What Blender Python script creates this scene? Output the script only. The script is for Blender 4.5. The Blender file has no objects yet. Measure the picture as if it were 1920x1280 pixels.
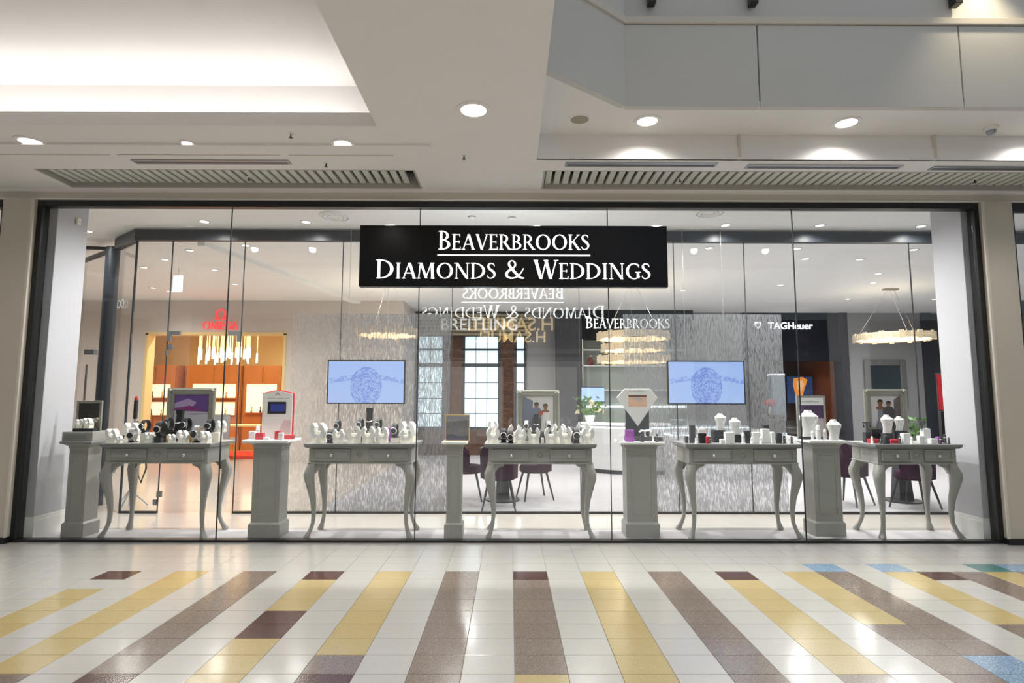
import bpy, math, random
from math import radians as R, sin, cos, pi

random.seed(7)
scn = bpy.context.scene
C = scn.collection

# ---------------------------------------------------------------- camera
cam_d = bpy.data.cameras.new('camera')
cam_d.sensor_width = 36.0
cam_d.lens = 36.0 * 1073.487 / 1920.0
cam_d.clip_end = 200
cam = bpy.data.objects.new('camera', cam_d)
C.objects.link(cam)
from mathutils import Matrix, Vector
_p, _y, _r = 0.0969, 0.0033, 0.0021
fw = Vector((sin(_y) * cos(_p), cos(_y) * cos(_p), sin(_p)))
rt = Vector((cos(_y), -sin(_y), 0))
up = rt.cross(fw)
r2 = cos(_r) * rt + sin(_r) * up
u2 = -sin(_r) * rt + cos(_r) * up
cam.matrix_world = Matrix(((r2.x, u2.x, -fw.x, 0), (r2.y, u2.y, -fw.y, 0), (r2.z, u2.z, -fw.z, 1.45), (0, 0, 0, 1)))
scn.camera = cam

# ---------------------------------------------------------------- world, exposure
w = bpy.data.worlds.new('daylight')
scn.world = w
w.use_nodes = True
bg = w.node_tree.nodes['Background']
bg.inputs[0].default_value = (0.86, 0.93, 1.0, 1)
bg.inputs[1].default_value = 0.5
scn.view_settings.view_transform = 'Standard'
scn.view_settings.look = 'None'
scn.view_settings.gamma = 1
scn.view_settings.use_curve_mapping = False
scn.view_settings.exposure = 0.0
scn.cycles.use_denoising = True
scn.cycles.max_bounces = 8
scn.cycles.diffuse_bounces = 4
scn.cycles.glossy_bounces = 4
scn.cycles.transparent_max_bounces = 32
scn.cycles.sample_clamp_indirect = 6.0
scn.cycles.caustics_reflective = False
scn.cycles.caustics_refractive = False

# powers of the place's lamps and the added ones
P_DISPLAY, P_STORE, P_MALL, P_OMEGA = 225, 290, 58, 230
COVE = 16.0

# ---------------------------------------------------------------- materials
_mats = {}
def mat(name, col, rough=.5, metal=0., noise=.04, scale=20., bump=0., spec=.5, emit=None, es=0., coat=0., speck=None, stretch=(1, 1, 1)):
    if name in _mats: return _mats[name]
    m = bpy.data.materials.new(name); m.use_nodes = True
    nt = m.node_tree; b = nt.nodes['Principled BSDF']
    tc = nt.nodes.new('ShaderNodeTexCoord'); mp = nt.nodes.new('ShaderNodeMapping')
    mp.inputs['Scale'].default_value = stretch
    nt.links.new(tc.outputs['Object'], mp.inputs[0])
    n = nt.nodes.new('ShaderNodeTexNoise'); n.inputs['Scale'].default_value = scale; n.inputs['Detail'].default_value = 4
    nt.links.new(mp.outputs[0], n.inputs['Vector'])
    rp = nt.nodes.new('ShaderNodeMix'); rp.data_type = 'RGBA'
    rp.inputs['A'].default_value = tuple(max(0, c * (1 - noise)) for c in col) + (1,)
    rp.inputs['B'].default_value = tuple(min(1, c * (1 + noise)) for c in col) + (1,)
    nt.links.new(n.outputs['Fac'], rp.inputs['Factor'])
    out = rp.outputs['Result']
    if speck:
        v = nt.nodes.new('ShaderNodeTexVoronoi'); v.inputs['Scale'].default_value = speck[0]
        nt.links.new(mp.outputs[0], v.inputs['Vector'])
        hs = nt.nodes.new('ShaderNodeSeparateColor'); nt.links.new(v.outputs['Color'], hs.inputs[0])
        r = nt.nodes.new('ShaderNodeValToRGB'); r.color_ramp.elements[0].position = speck[2]; r.color_ramp.elements[1].position = min(1, speck[2] + .08)
        nt.links.new(hs.outputs[0], r.inputs[0])
        mx = nt.nodes.new('ShaderNodeMix'); mx.data_type = 'RGBA'
        nt.links.new(r.outputs[0], mx.inputs['Factor']); nt.links.new(out, mx.inputs['A'])
        mx.inputs['B'].default_value = tuple(speck[1]) + (1,)
        out = mx.outputs['Result']
    nt.links.new(out, b.inputs['Base Color'])
    b.inputs['Roughness'].default_value = rough; b.inputs['Metallic'].default_value = metal
    b.inputs['Specular IOR Level'].default_value = spec
    b.inputs['Coat Weight'].default_value = coat; b.inputs['Coat Roughness'].default_value = .12
    if emit:
        b.inputs['Emission Color'].default_value = tuple(emit) + (1,); b.inputs['Emission Strength'].default_value = es
    if bump:
        bp = nt.nodes.new('ShaderNodeBump'); bp.inputs['Strength'].default_value = bump; bp.inputs['Distance'].default_value = .01
        nt.links.new(n.outputs['Fac'], bp.inputs['Height']); nt.links.new(bp.outputs[0], b.inputs['Normal'])
    _mats[name] = m
    return m

def glass_mat(name, tint=(.97, .985, .98), ior=1.38, film=None):
    m = bpy.data.materials.new(name); m.use_nodes = True
    nt = m.node_tree; nt.nodes.clear()
    o = nt.nodes.new('ShaderNodeOutputMaterial'); t = nt.nodes.new('ShaderNodeBsdfTransparent'); g = nt.nodes.new('ShaderNodeBsdfGlossy')
    t.inputs[0].default_value = tint + (1,); g.inputs['Roughness'].default_value = 0.0
    # Schlick reflectance, the same from either side of the pane
    ge = nt.nodes.new('ShaderNodeNewGeometry'); dt = nt.nodes.new('ShaderNodeVectorMath'); dt.operation = 'DOT_PRODUCT'
    nt.links.new(ge.outputs['Incoming'], dt.inputs[0]); nt.links.new(ge.outputs['Normal'], dt.inputs[1])
    def M(op, a, c=0.0):
        x = nt.nodes.new('ShaderNodeMath'); x.operation = op
        for i, v in enumerate((a, c)):
            if isinstance(v, float): x.inputs[i].default_value = v
            else: nt.links.new(v, x.inputs[i])
        return x
    f0 = ((ior - 1) / (ior + 1)) ** 2
    fr = M('ADD', M('MULTIPLY', M('POWER', M('SUBTRACT', 1.0, M('ABSOLUTE', dt.outputs['Value']).outputs[0]).outputs[0], 5.0).outputs[0], 1.0 - f0).outputs[0], f0)
    mx = nt.nodes.new('ShaderNodeMixShader')
    nt.links.new(fr.outputs[0], mx.inputs[0]); nt.links.new(t.outputs[0], mx.inputs[1]); nt.links.new(g.outputs[0], mx.inputs[2])
    nt.links.new(mx.outputs[0], o.inputs[0])
    return m

def film_mat():
    m = bpy.data.materials.new('rain_film'); m.use_nodes = True
    nt = m.node_tree; nt.nodes.clear(); N = nt.nodes.new; L = nt.links.new
    o = N('ShaderNodeOutputMaterial'); t = N('ShaderNodeBsdfTransparent')
    d = N('ShaderNodeBsdfDiffuse'); tr = N('ShaderNodeBsdfTranslucent'); ad = N('ShaderNodeMixShader')
    d.inputs[0].default_value = (.13, .135, .145, 1); tr.inputs[0].default_value = (.40, .41, .43, 1); ad.inputs[0].default_value = .55
    L(d.outputs[0], ad.inputs[1]); L(tr.outputs[0], ad.inputs[2])
    tc = N('ShaderNodeTexCoord'); mp = N('ShaderNodeMapping'); mp.inputs['Scale'].default_value = (135, 1, 14); L(tc.outputs['Object'], mp.inputs[0])
    n = N('ShaderNodeTexNoise'); n.inputs['Scale'].default_value = 1.0; n.inputs['Detail'].default_value = 1.5; L(mp.outputs[0], n.inputs['Vector'])
    r = N('ShaderNodeValToRGB'); r.color_ramp.elements[0].position = .40; r.color_ramp.elements[1].position = .50
    r.color_ramp.elements[0].color = (.14, .14, .14, 1); r.color_ramp.elements[1].color = (.52, .52, .52, 1)
    L(n.outputs['Fac'], r.inputs[0])
    sx = N('ShaderNodeSeparateXYZ'); L(tc.outputs['Object'], sx.inputs[0])
    fd = N('ShaderNodeMapRange'); fd.inputs['From Min'].default_value = -2.85; fd.inputs['From Max'].default_value = -1.9; fd.inputs['To Min'].default_value = .25; fd.inputs['To Max'].default_value = 1; L(sx.outputs[0], fd.inputs['Value'])
    fm = N('ShaderNodeMath'); fm.operation = 'MULTIPLY'; L(r.outputs[0], fm.inputs[0]); L(fd.outputs[0], fm.inputs[1])
    mx = N('ShaderNodeMixShader'); L(fm.outputs[0], mx.inputs[0]); L(t.outputs[0], mx.inputs[1]); L(ad.outputs[0], mx.inputs[2]); L(mx.outputs[0], o.inputs[0])
    return m

def emis(name, col, s):
    return mat(name, tuple(min(1, c) for c in col), .5, emit=col, es=s, noise=0)

def brick_mat():
    m = bpy.data.materials.new('brick_wall'); m.use_nodes = True; nt = m.node_tree; b = nt.nodes['Principled BSDF']
    tc = nt.nodes.new('ShaderNodeTexCoord'); mp = nt.nodes.new('ShaderNodeMapping'); mp.inputs['Rotation'].default_value = (R(90), 0, 0)
    nt.links.new(tc.outputs['Object'], mp.inputs[0])
    t = nt.nodes.new('ShaderNodeTexBrick'); t.inputs['Scale'].default_value = 4.2
    t.inputs['Color1'].default_value = (.075, .03, .02, 1); t.inputs['Color2'].default_value = (.15, .065, .036, 1); t.inputs['Mortar'].default_value = (.06, .045, .036, 1)
    t.inputs['Mortar Size'].default_value = .03
    nt.links.new(mp.outputs[0], t.inputs['Vector']); nt.links.new(t.outputs['Color'], b.inputs['Base Color']); b.inputs['Roughness'].default_value = .85
    return m

def screen_mat():
    m = bpy.data.materials.new('tv_picture'); m.use_nodes = True; nt = m.node_tree; N = nt.nodes.new; L = nt.links.new
    b = nt.nodes['Principled BSDF']; b.inputs['Base Color'].default_value = (.02, .02, .03, 1); b.inputs['Roughness'].default_value = .15
    tc = N('ShaderNodeTexCoord'); sp = N('ShaderNodeSeparateXYZ'); L(tc.outputs['Object'], sp.inputs[0])
    def M(op, a, c=None):
        x = N('ShaderNodeMath'); x.operation = op
        for i, v in enumerate((a, c)):
            if v is None: continue
            if isinstance(v, (int, float)): x.inputs[i].default_value = v
            else: L(v, x.inputs[i])
        return x.outputs[0]
    X, Z = sp.outputs[0], sp.outputs[2]
    # a big wheel: rings round a hub low in the picture, over a pale sky
    dx = M('MULTIPLY', M('SUBTRACT', X, .0), 1.0); dz = M('SUBTRACT', Z, -.06)
    rad = M('SQRT', M('ADD', M('MULTIPLY', dx, dx), M('MULTIPLY', M('MULTIPLY', dz, dz), .62)))
    inside = M('LESS_THAN', rad, .20)
    n = N('ShaderNodeTexNoise'); n.inputs['Scale'].default_value = 34; L(tc.outputs['Object'], n.inputs['Vector'])
    v = N('ShaderNodeTexVoronoi'); v.inputs['Scale'].default_value = 40; L(tc.outputs['Object'], v.inputs['Vector'])
    tex = M('MULTIPLY', inside, M('ADD', M('MULTIPLY', M('GREATER_THAN', n.outputs['Fac'], .5), .38), M('ADD', M('MULTIPLY', M('GREATER_THAN', M('SINE', M('MULTIPLY', rad, 210.0)), .3), .22), M('MULTIPLY', v.outputs['Distance'], .25))))
    wing = M('MULTIPLY', M('LESS_THAN', M('ABSOLUTE', M('SUBTRACT', M('ADD', Z, M('MULTIPLY', M('ABSOLUTE', X), .16)), .085)), .03), M('MULTIPLY', M('GREATER_THAN', n.outputs['Fac'], .47), .5))
    tot = M('MAXIMUM', tex, wing)
    grad = M('ADD', M('MULTIPLY', Z, -.6), .5)
    mx = N('ShaderNodeMix'); mx.data_type = 'RGBA'; mx.inputs['A'].default_value = (.36, .53, 1.0, 1); mx.inputs['B'].default_value = (.50, .66, 1.0, 1); L(grad, mx.inputs['Factor'])
    m2 = N('ShaderNodeMix'); m2.data_type = 'RGBA'; m2.inputs['B'].default_value = (.12, .19, .70, 1); L(mx.outputs['Result'], m2.inputs['A']); L(tot, m2.inputs['Factor'])
    L(m2.outputs['Result'], b.inputs['Emission Color']); b.inputs['Emission Strength'].default_value = .86
    return m

WHITE = mat('ceiling_paint', (.83, .81, .79), .7, noise=.012, scale=3)
RAISED = WHITE
FASCIA = mat('fascia_beige', (.66, .61, .54), .6, noise=.02)
PILASTER = mat('pilaster_beige', (.56, .51, .43), .55, noise=.03, scale=4)
PANELM = mat('bulkhead_panel_paint', (.60, .59, .565), .6, noise=.02, scale=3)
BLACK = mat('black_frame_metal', (.012, .013, .014), .35, noise=.1)
NAVY = mat('dark_navy_metal', (.028, .034, .045), .4, noise=.1)
SLAT = mat('slat_enamel', (.66, .66, .60), .5, noise=.03)
DARKBOX = mat('dark_plenum', (.012, .012, .012), .9)
ALU = mat('anodised_slot', (.36, .37, .40), .35, .6)
GLASS = glass_mat('clear_glass')
GLASS2 = glass_mat('inner_glass', (.965, .975, .975), 1.5)
SEAL = mat('joint_silicone', (.045, .05, .055), .9, spec=.1)
FILM = film_mat()
TBL = mat('grey_green_paint', (.36, .355, .33), .33, noise=.04, scale=6)
TBL_TOP = mat('grey_table_top', (.27, .27, .27), .3, noise=.03)
CARPET = mat('grey_carpet', (.60, .57, .59), .95, noise=.16, scale=60, bump=.3, spec=.1, stretch=(1, 6, 1))
ITILE = mat('beige_store_tile', (.50, .465, .43), .14, noise=.03, scale=2)
CREAM = mat('cream_leatherette', (.95, .90, .80), .5, noise=.02)
WHITEP = mat('white_leatherette', (.95, .945, .94), .5, noise=.01)
BLK = mat('black_leatherette', (.022, .023, .026), .45, noise=.1)
DGREY = mat('charcoal_velvet', (.06, .062, .07), .8, noise=.1)
STEEL = mat('polished_steel', (.72, .72, .73), .22, .9)
SILVER = mat('antique_silver', (.30, .295, .255), .42, .3, noise=.22, scale=60, bump=.5)
GOLD = mat('gold_edge', (.75, .55, .2), .3, .7)
REDM = mat('red_gloss_card', (.72, .04, .05), .4)
PINK = mat('pink_velvet_tray', (.55, .05, .07), .7)
PURPLE = mat('purple_card', (.42, .10, .50), .5)
PLUM = mat('plum_velvet', (.034, .008, .026), .8, noise=.15, spec=.12)
LEGBLK = mat('chair_leg_black', (.03, .03, .035), .4)
WALLW = mat('display_wall_white', (.52, .52, .56), .55, noise=.01)
WALL_SHADED = mat('display_wall_shaded', (.42, .42, .45), .6)  # same wall, darkened in colour for its less lit front face
SKIRT = mat('skirting_white', (.80, .80, .78), .5)
TAN = mat('tan_plaster', (.62, .55, .505), .7, noise=.04, scale=5)
ORANGE = mat('orange_wood', (.55, .20, .045), .4, noise=.12, scale=5, stretch=(1, 1, .2))
OCHRE = mat('ochre_wall', (.80, .60, .28), .6, noise=.05)
REDCARP = mat('red_carpet', (.70, .06, .03), .9)
GREYW = mat('grey_wall_paint', (.27, .27, .28), .6, noise=.05, scale=3, stretch=(1.5, 1, .1))
SLATE = mat('slate_stone', (.05, .053, .065), .5, noise=.5, scale=9, stretch=(3, 3, .25))
BRONZE = mat('bronze_slat', (.34, .30, .215), .45, noise=.1)
GREENGL = mat('sage_panel', (.30, .34, .30), .4)
COUNTER = mat('white_counter', (.62, .61, .62), .35)
LEAF = mat('leaf_green', (.10, .22, .05), .5, noise=.4, scale=30)
PETAL = mat('cream_petal', (.80, .72, .45), .6)
LIGHTW = emis('lamp_lens', (1.0, .97, .92), 3.0)
LIGHTS = emis('store_lamp_lens', (1.0, .98, .96), 2.6)
LETTER = emis('lit_white_letter', (1.0, 1.0, 1.0), 1.15)
LETTERB = emis('lit_back_letter', (1.0, 1.0, 1.0), 14.0)
REDL = emis('lit_red_letter', (1.0, .07, .08), .8)
GOLDL = emis('lit_gold_letter', (1.0, .72, .36), 8.0)
SKYP = emis('daylight_pane', (.74, .90, 1.0), .98)
NICHE = emis('lit_niche', (1.0, .86, .58), 1.1)
STRIP = emis('light_strip', (.86, .92, 1.0), 3.0)
BRICK = brick_mat()
TV = screen_mat()

# ---------------------------------------------------------------- mesh helpers
class MB:
    def __init__(s): s.v = []; s.f = []; s.mi = []; s.m = 0
    def add(s, vs, fs):
        k = len(s.v); s.v += [tuple(v) for v in vs]
        for f in fs: s.f.append(tuple(i + k for i in f)); s.mi.append(s.m)
        return s
    def box(s, x0, x1, y0, y1, z0, z1):
        return s.add([(x0, y0, z0), (x1, y0, z0), (x1, y1, z0), (x0, y1, z0), (x0, y0, z1), (x1, y0, z1), (x1, y1, z1), (x0, y1, z1)],
                     [(3, 2, 1, 0), (4, 5, 6, 7), (0, 1, 5, 4), (1, 2, 6, 5), (2, 3, 7, 6), (3, 0, 4, 7)])
    def cbox(s, cx, cy, cz, sx, sy, sz): return s.box(cx - sx / 2, cx + sx / 2, cy - sy / 2, cy + sy / 2, cz - sz / 2, cz + sz / 2)
    def taper(s, b, t, z0, z1):           # b,t = (x0,x1,y0,y1)
        return s.add([(b[0], b[2], z0), (b[1], b[2], z0), (b[1], b[3], z0), (b[0], b[3], z0), (t[0], t[2], z1), (t[1], t[2], z1), (t[1], t[3], z1), (t[0], t[3], z1)],
                     [(3, 2, 1, 0), (4, 5, 6, 7), (0, 1, 5, 4), (1, 2, 6, 5), (2, 3, 7, 6), (3, 0, 4, 7)])
    def rings(s, rings, cap=True, closed=False):
        n = len(rings[0]); k = len(s.v)
        for r in rings: s.v += [tuple(p) for p in r]
        m = len(rings)
        for i in range(m if closed else m - 1):
            for j in range(n):
                a, b = i % m, (i + 1) % m
                s.f.append((k + a * n + j, k + a * n + (j + 1) % n, k + b * n + (j + 1) % n, k + b * n + j)); s.mi.append(s.m)
        if cap and not closed:
            s.f.append(tuple(k + j for j in reversed(range(n)))); s.mi.append(s.m)
            s.f.append(tuple(k + (m - 1) * n + j for j in range(n))); s.mi.append(s.m)
        return s
    def lathe(s, prof, n=20, cx=0, cy=0, sx=1, sy=1):
        return s.rings([[(cx + r * cos(2 * pi * j / n) * sx, cy + r * sin(2 * pi * j / n) * sy, z) for j in range(n)] for r, z in prof])
    def tube(s, pts, rad, n=8, closed=False):
        pts = [Vector(p) for p in pts]; rs = []
        rad = rad if isinstance(rad, (list, tuple)) else [rad] * len(pts)
        m = len(pts)
        for i, p in enumerate(pts):
            a = pts[(i - 1) % m] if (i > 0 or closed) else pts[0]
            b = pts[(i + 1) % m] if (i < m - 1 or closed) else pts[-1]
            t = (b - a).normalized(); ref = Vector((0, 0, 1)) if abs(t.z) < .9 else Vector((0, 1, 0))
            u = t.cross(ref).normalized(); v = u.cross(t)
            rs.append([p + rad[i] * (cos(2 * pi * j / n) * u + sin(2 * pi * j / n) * v) for j in range(n)])
        return s.rings(rs, closed=closed)
    def prism(s, poly, y0, y1):           # polygon in x,z extruded along y
        n = len(poly)
        return s.add([(x, y0, z) for x, z in poly] + [(x, y1, z) for x, z in poly],
                     [tuple(range(n)), tuple(reversed(range(n, 2 * n)))] + [(j, j + n, (j + 1) % n + n, (j + 1) % n) for j in range(n)])
    def prismz(s, poly, z0, z1):          # polygon in x,y extruded along z
        n = len(poly)
        return s.add([(x, y, z0) for x, y in poly] + [(x, y, z1) for x, y in poly],
                     [tuple(reversed(range(n))), tuple(range(n, 2 * n))] + [(j, (j + 1) % n, (j + 1) % n + n, j + n) for j in range(n)])
    def mesh(s, name, mats, smooth=False):
        me = bpy.data.meshes.new(name); me.from_pydata(s.v, [], s.f); me.update()
        import bmesh
        b = bmesh.new(); b.from_mesh(me); bmesh.ops.recalc_face_normals(b, faces=b.faces); b.to_mesh(me); b.free()
        for m in (mats if isinstance(mats, (list, tuple)) else [mats]): me.materials.append(m)
        me.polygons.foreach_set('material_index', s.mi)
        if smooth:
            me.polygons.foreach_set('use_smooth', [True] * len(me.polygons))
            me.set_sharp_from_angle(angle=R(40))
        return me

def link(name, me, parent=None, loc=None, rz=None):
    o = bpy.data.objects.new(name, me); C.objects.link(o)
    if parent: o.parent = parent
    if loc: o.location = loc
    if rz is not None: o.rotation_euler.z = rz
    return o
def obj(name, mb, m, parent=None, smooth=False, bevel=0, loc=None):
    o = link(name, mb.mesh(name, m, smooth), parent, loc)
    if bevel:
        b = o.modifiers.new('bevel', 'BEVEL'); b.width = bevel; b.segments = 2; b.limit_method = 'ANGLE'
    return o
_cache = {}
def cpart(key, name, fn, m, parent, smooth=False):
    """a part whose mesh data is shared by all copies with the same key"""
    k = (key, m.name)
    if k not in _cache: _cache[k] = fn().mesh(name, m, smooth)
    return link(name, _cache[k], parent)
def thing(name, label, cat, loc=(0, 0, 0), rz=0, group=None):
    o = bpy.data.objects.new(name, None); C.objects.link(o); o.location = loc; o.rotation_euler = (0, 0, rz)
    o.empty_display_size = .05
    o['label'] = label; o['category'] = cat
    if group: o['group'] = group
    return o
def tag(o, label, cat, group=None):
    o['label'] = label; o['category'] = cat
    if group: o['group'] = group
    return o
def struct(name, mb=None, m=None, smooth=False, bevel=0, loc=(0, 0, 0)):
    if mb is None:
        o = bpy.data.objects.new(name, None); C.objects.link(o); o.location = loc; o.empty_display_size = .05
    else: o = obj(name, mb, m, None, smooth, bevel)
    o['kind'] = 'structure'
    return o
def B(*a): return MB().box(*a)
def lamp(name, parent, loc, power, col=(1, .97, .93), cone=150, blend=.8, radius=.05, rot=(0, 0, 0)):
    l = bpy.data.lights.new(name, 'SPOT'); l.energy = power; l.color = col; l.spot_size = R(cone); l.spot_blend = blend; l.shadow_soft_size = radius; l.specular_factor = 0.0
    o = bpy.data.objects.new(name, l); C.objects.link(o); o.parent = parent; o.location = loc; o.rotation_euler = rot
    return o

# ---------------------------------------------------------------- lettering
def ribbon(pts, ws, n=4):
    """variable-width stroke along a smooth curve"""
    P = []; W = []
    m = len(pts)
    for i in range(m - 1):
        p0, p1, p2, p3 = pts[max(i - 1, 0)], pts[i], pts[i + 1], pts[min(i + 2, m - 1)]
        for k in range(n):
            t = k / n
            P.append(tuple(.5 * (2 * p1[d] + (p2[d] - p0[d]) * t + (2 * p0[d] - 5 * p1[d] + 4 * p2[d] - p3[d]) * t * t + (3 * p1[d] - p0[d] - 3 * p2[d] + p3[d]) * t ** 3) for d in (0, 1)))
            W.append(ws[i] + (ws[i + 1] - ws[i]) * t)
    P.append(pts[-1]); W.append(ws[-1])
    L = []
    for i in range(len(P)):
        a = P[max(i - 1, 0)]; b = P[min(i + 1, len(P) - 1)]
        d = math.hypot(b[0] - a[0], b[1] - a[1]) or 1; nx, ny = -(b[1] - a[1]) / d, (b[0] - a[0]) / d
        L.append(((P[i][0] + nx * W[i] / 2, P[i][1] + ny * W[i] / 2), (P[i][0] - nx * W[i] / 2, P[i][1] - ny * W[i] / 2)))
    return [[L[i][0], L[i][1], L[i + 1][1], L[i + 1][0]] for i in range(len(L) - 1)]
def bowl(cx, cy, rx, ry, T, t, a0=0, a1=360, n=20):
    q = []
    for i in range(n):
        A, Bb = R(a0 + (a1 - a0) * i / n), R(a0 + (a1 - a0) * (i + 1) / n)
        q.append([(cx + rx * cos(A), cy + ry * sin(A)), (cx + rx * cos(Bb), cy + ry * sin(Bb)), (cx + (rx - T) * cos(Bb), cy + (ry - t) * sin(Bb)), (cx + (rx - T) * cos(A), cy + (ry - t) * sin(A))])
    return q
def rc(x0, x1, y0, y1): return [[(x0, y0), (x1, y0), (x1, y1), (x0, y1)]]
def dg(x0, y0, x1, y1, w): return [[(x0 - w / 2, y0), (x0 + w / 2, y0), (x1 + w / 2, y1), (x1 - w / 2, y1)]]
T_, t_ = .118, .05
def stem(x, w=T_, top=True, bot=True):
    q = rc(x, x + w, 0, 1)
    if bot: q += rc(x - .06, x + w + .06, 0, .035)
    if top: q += rc(x - .06, x + w + .06, .965, 1)
    return q
def sf(x, y): return rc(x - .1, x + .1, y, y + .035)
GL = {
 'A': (.74, lambda: dg(.07, 0, .36, 1, .055) + dg(.64, 0, .38, 1, .14) + rc(.17, .52, .32, .37) + sf(.08, 0) + sf(.64, 0)),
 'B': (.60, lambda: stem(.07) + bowl(.2, .745, .29, .255, .12, .045, -90, 90, 10) + bowl(.2, .265, .36, .265, .13, .045, -90, 90, 10)),
 'D': (.80, lambda: stem(.07) + bowl(.2, .5, .56, .5, .14, .045, -90, 90, 16)),
 'E': (.54, lambda: stem(.07) + rc(.15, .46, .955, 1) + rc(.15, .42, .48, .525) + rc(.15, .49, 0, .045) + rc(.43, .465, .84, 1) + rc(.39, .42, .42, .59) + rc(.46, .495, 0, .17)),
 'G': (.80, lambda: bowl(.46, .5, .42, .51, .14, .05, 48, 318, 20) + rc(.60, .73, .05, .44) + rc(.53, .80, .42, .455) + rc(.69, .72, .74, .92)),
 'I': (.33, lambda: stem(.1)),
 'K': (.70, lambda: stem(.07) + dg(.2, .45, .58, .97, .06) + dg(.62, 0, .28, .56, .14) + sf(.58, .965) + sf(.63, 0)),
 'M': (.96, lambda: dg(.09, 0, .17, 1, .05) + dg(.48, .02, .2, 1, .13) + dg(.46, .02, .74, 1, .05) + dg(.82, 0, .77, 1, .14) + sf(.09, 0) + sf(.82, 0) + sf(.14, .965) + sf(.8, .965)),
 'N': (.82, lambda: rc(.1, .15, 0, 1) + dg(.68, 0, .14, 1, .14) + rc(.67, .72, 0, 1) + sf(.12, 0) + sf(.1, .965) + sf(.7, .965)),
 'O': (.90, lambda: bowl(.45, .5, .42, .51, .14, .05)),
 'R': (.68, lambda: stem(.07) + bowl(.2, .73, .32, .27, .12, .045, -90, 90, 10) + dg(.62, 0, .32, .48, .14) + sf(.63, 0)),
 'S': (.50, lambda: ribbon([(.41, .80), (.36, .93), (.24, .975), (.12, .92), (.09, .78), (.15, .64), (.26, .53), (.37, .42), (.42, .26), (.36, .1), (.22, .025), (.1, .07), (.04, .2)], [.03, .05, .05, .075, .11, .125, .135, .125, .11, .075, .05, .05, .03])),
 'V': (.72, lambda: dg(.36, 0, .09, 1, .14) + dg(.37, 0, .64, 1, .055) + sf(.1, .965) + sf(.64, .965)),
 'W': (1.06, lambda: dg(.32, 0, .09, 1, .14) + dg(.34, 0, .55, 1, .055) + dg(.74, 0, .53, 1, .14) + dg(.76, 0, .98, 1, .055) + sf(.1, .965) + sf(.54, .965) + sf(.98, .965)),
 '&': (.86, lambda: ribbon([(.80, .55), (.70, .32), (.52, .1), (.3, .03), (.12, .1), (.07, .26), (.17, .42), (.36, .57), (.45, .72), (.42, .88), (.31, .96), (.2, .89), (.18, .75), (.28, .56), (.48, .28), (.66, .07), (.84, .03)], [.05, .05, .06, .07, .1, .12, .1, .07, .08, .07, .05, .07, .1, .12, .12, .1, .05])),
 'T': (.66, lambda: stem(.27, top=False) + rc(.05, .62, .93, 1) + rc(.03, .08, .78, 1) + rc(.59, .64, .78, 1)),
 'U': (.78, lambda: rc(.1, .24, .3, 1) + rc(.58, .64, .3, 1) + bowl(.37, .3, .27, .31, .13, .06, 180, 360, 12) + sf(.16, .965) + sf(.61, .965)),
}
def serif_word(text, x0, x1, z0, hcap, hsm, yf, depth, m, parent, flip=False, first_big=True):
    """each letter its own part; words in small caps with larger initials, fitted between x0 and x1"""
    items = []; x = 0; big = True
    for ch in text:
        if ch == ' ': x += .42 * hsm; big = True; continue
        h_ = hcap if (big and first_big) or ch == '&' else hsm
        items.append((ch, x, h_)); x += (GL[ch][0] + .035) * h_; big = ch == '&'
    k = (x1 - x0) / x
    for ch, px, h_ in items:
        mb = MB()
        for q in GL[ch][1]():
            pts = [((x0 + (px + u * h_) * k), z0 + v * h_) for u, v in q]
            if flip: pts = [(x0 + x1 - a, b) for a, b in pts]
            mb.prism(pts, yf, yf + depth)
        obj('letter', mb, m, parent)
def sans_mesh(name, text, width, depth, m, bold=0.):
    cu = bpy.data.curves.new(name, 'FONT'); cu.body = text; cu.size = 1; cu.extrude = .0; cu.offset = bold
    o = bpy.data.objects.new(name, cu); C.objects.link(o)
    dg_ = bpy.context.evaluated_depsgraph_get(); me0 = bpy.data.meshes.new_from_object(o.evaluated_get(dg_))
    bpy.data.objects.remove(o); bpy.data.curves.remove(cu)
    xs = [v.co.x for v in me0.vertices]; ys = [v.co.y for v in me0.vertices]
    k = width / (max(xs) - min(xs)); a = min(xs); b = min(ys)
    import bmesh
    bm = bmesh.new(); bm.from_mesh(me0)
    r = bmesh.ops.extrude_face_region(bm, geom=bm.faces[:])
    for e in r['geom']:
        if isinstance(e, bmesh.types.BMVert): e.co.z += depth / k
    for v in bm.verts: v.co = Vector(((v.co.x - a) * k, -v.co.z * k, (v.co.y - b) * k))
    bmesh.ops.recalc_face_normals(bm, faces=bm.faces)
    me = bpy.data.meshes.new(name); bm.to_mesh(me); bm.free(); bpy.data.meshes.remove(me0)
    me.materials.append(m)
    return me

# ================================================================ FLOOR OF THE MALL
CREAMT = mat('terrazzo_cream', (.50, .485, .46), .28, noise=.03, scale=6, speck=(260, (.58, .55, .50), .86), coat=.6)
YELT = mat('terrazzo_yellow', (.50, .385, .165), .23, noise=.05, scale=6, speck=(260, (.56, .46, .25), .80), coat=.6)
BRNT = mat('terrazzo_brown', (.19, .140, .112), .23, noise=.06, scale=8, speck=(240, (.30, .25, .21), .72), coat=.6)
REDT = mat('terrazzo_maroon', (.065, .018, .015), .23, noise=.08, scale=8, speck=(260, (.15, .06, .05), .82), coat=.6)
BLUT = mat('terrazzo_blue', (.17, .29, .44), .23, noise=.06, scale=8, speck=(220, (.42, .54, .66), .70), coat=.6)
TEAT = mat('terrazzo_teal', (.07, .20, .19), .23, noise=.06, speck=(240, (.2, .32, .3), .8), coat=.6)
GROUT = mat('floor_grout', (.42, .405, .38), .6)
SX, SS, RY, RS = -2.2233, .2815, 4.9554, .2234
pat = {}
def fill(c, r0, r1, k):
    for r in range(r0, r1 + 1): pat[(c, r)] = k
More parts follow.
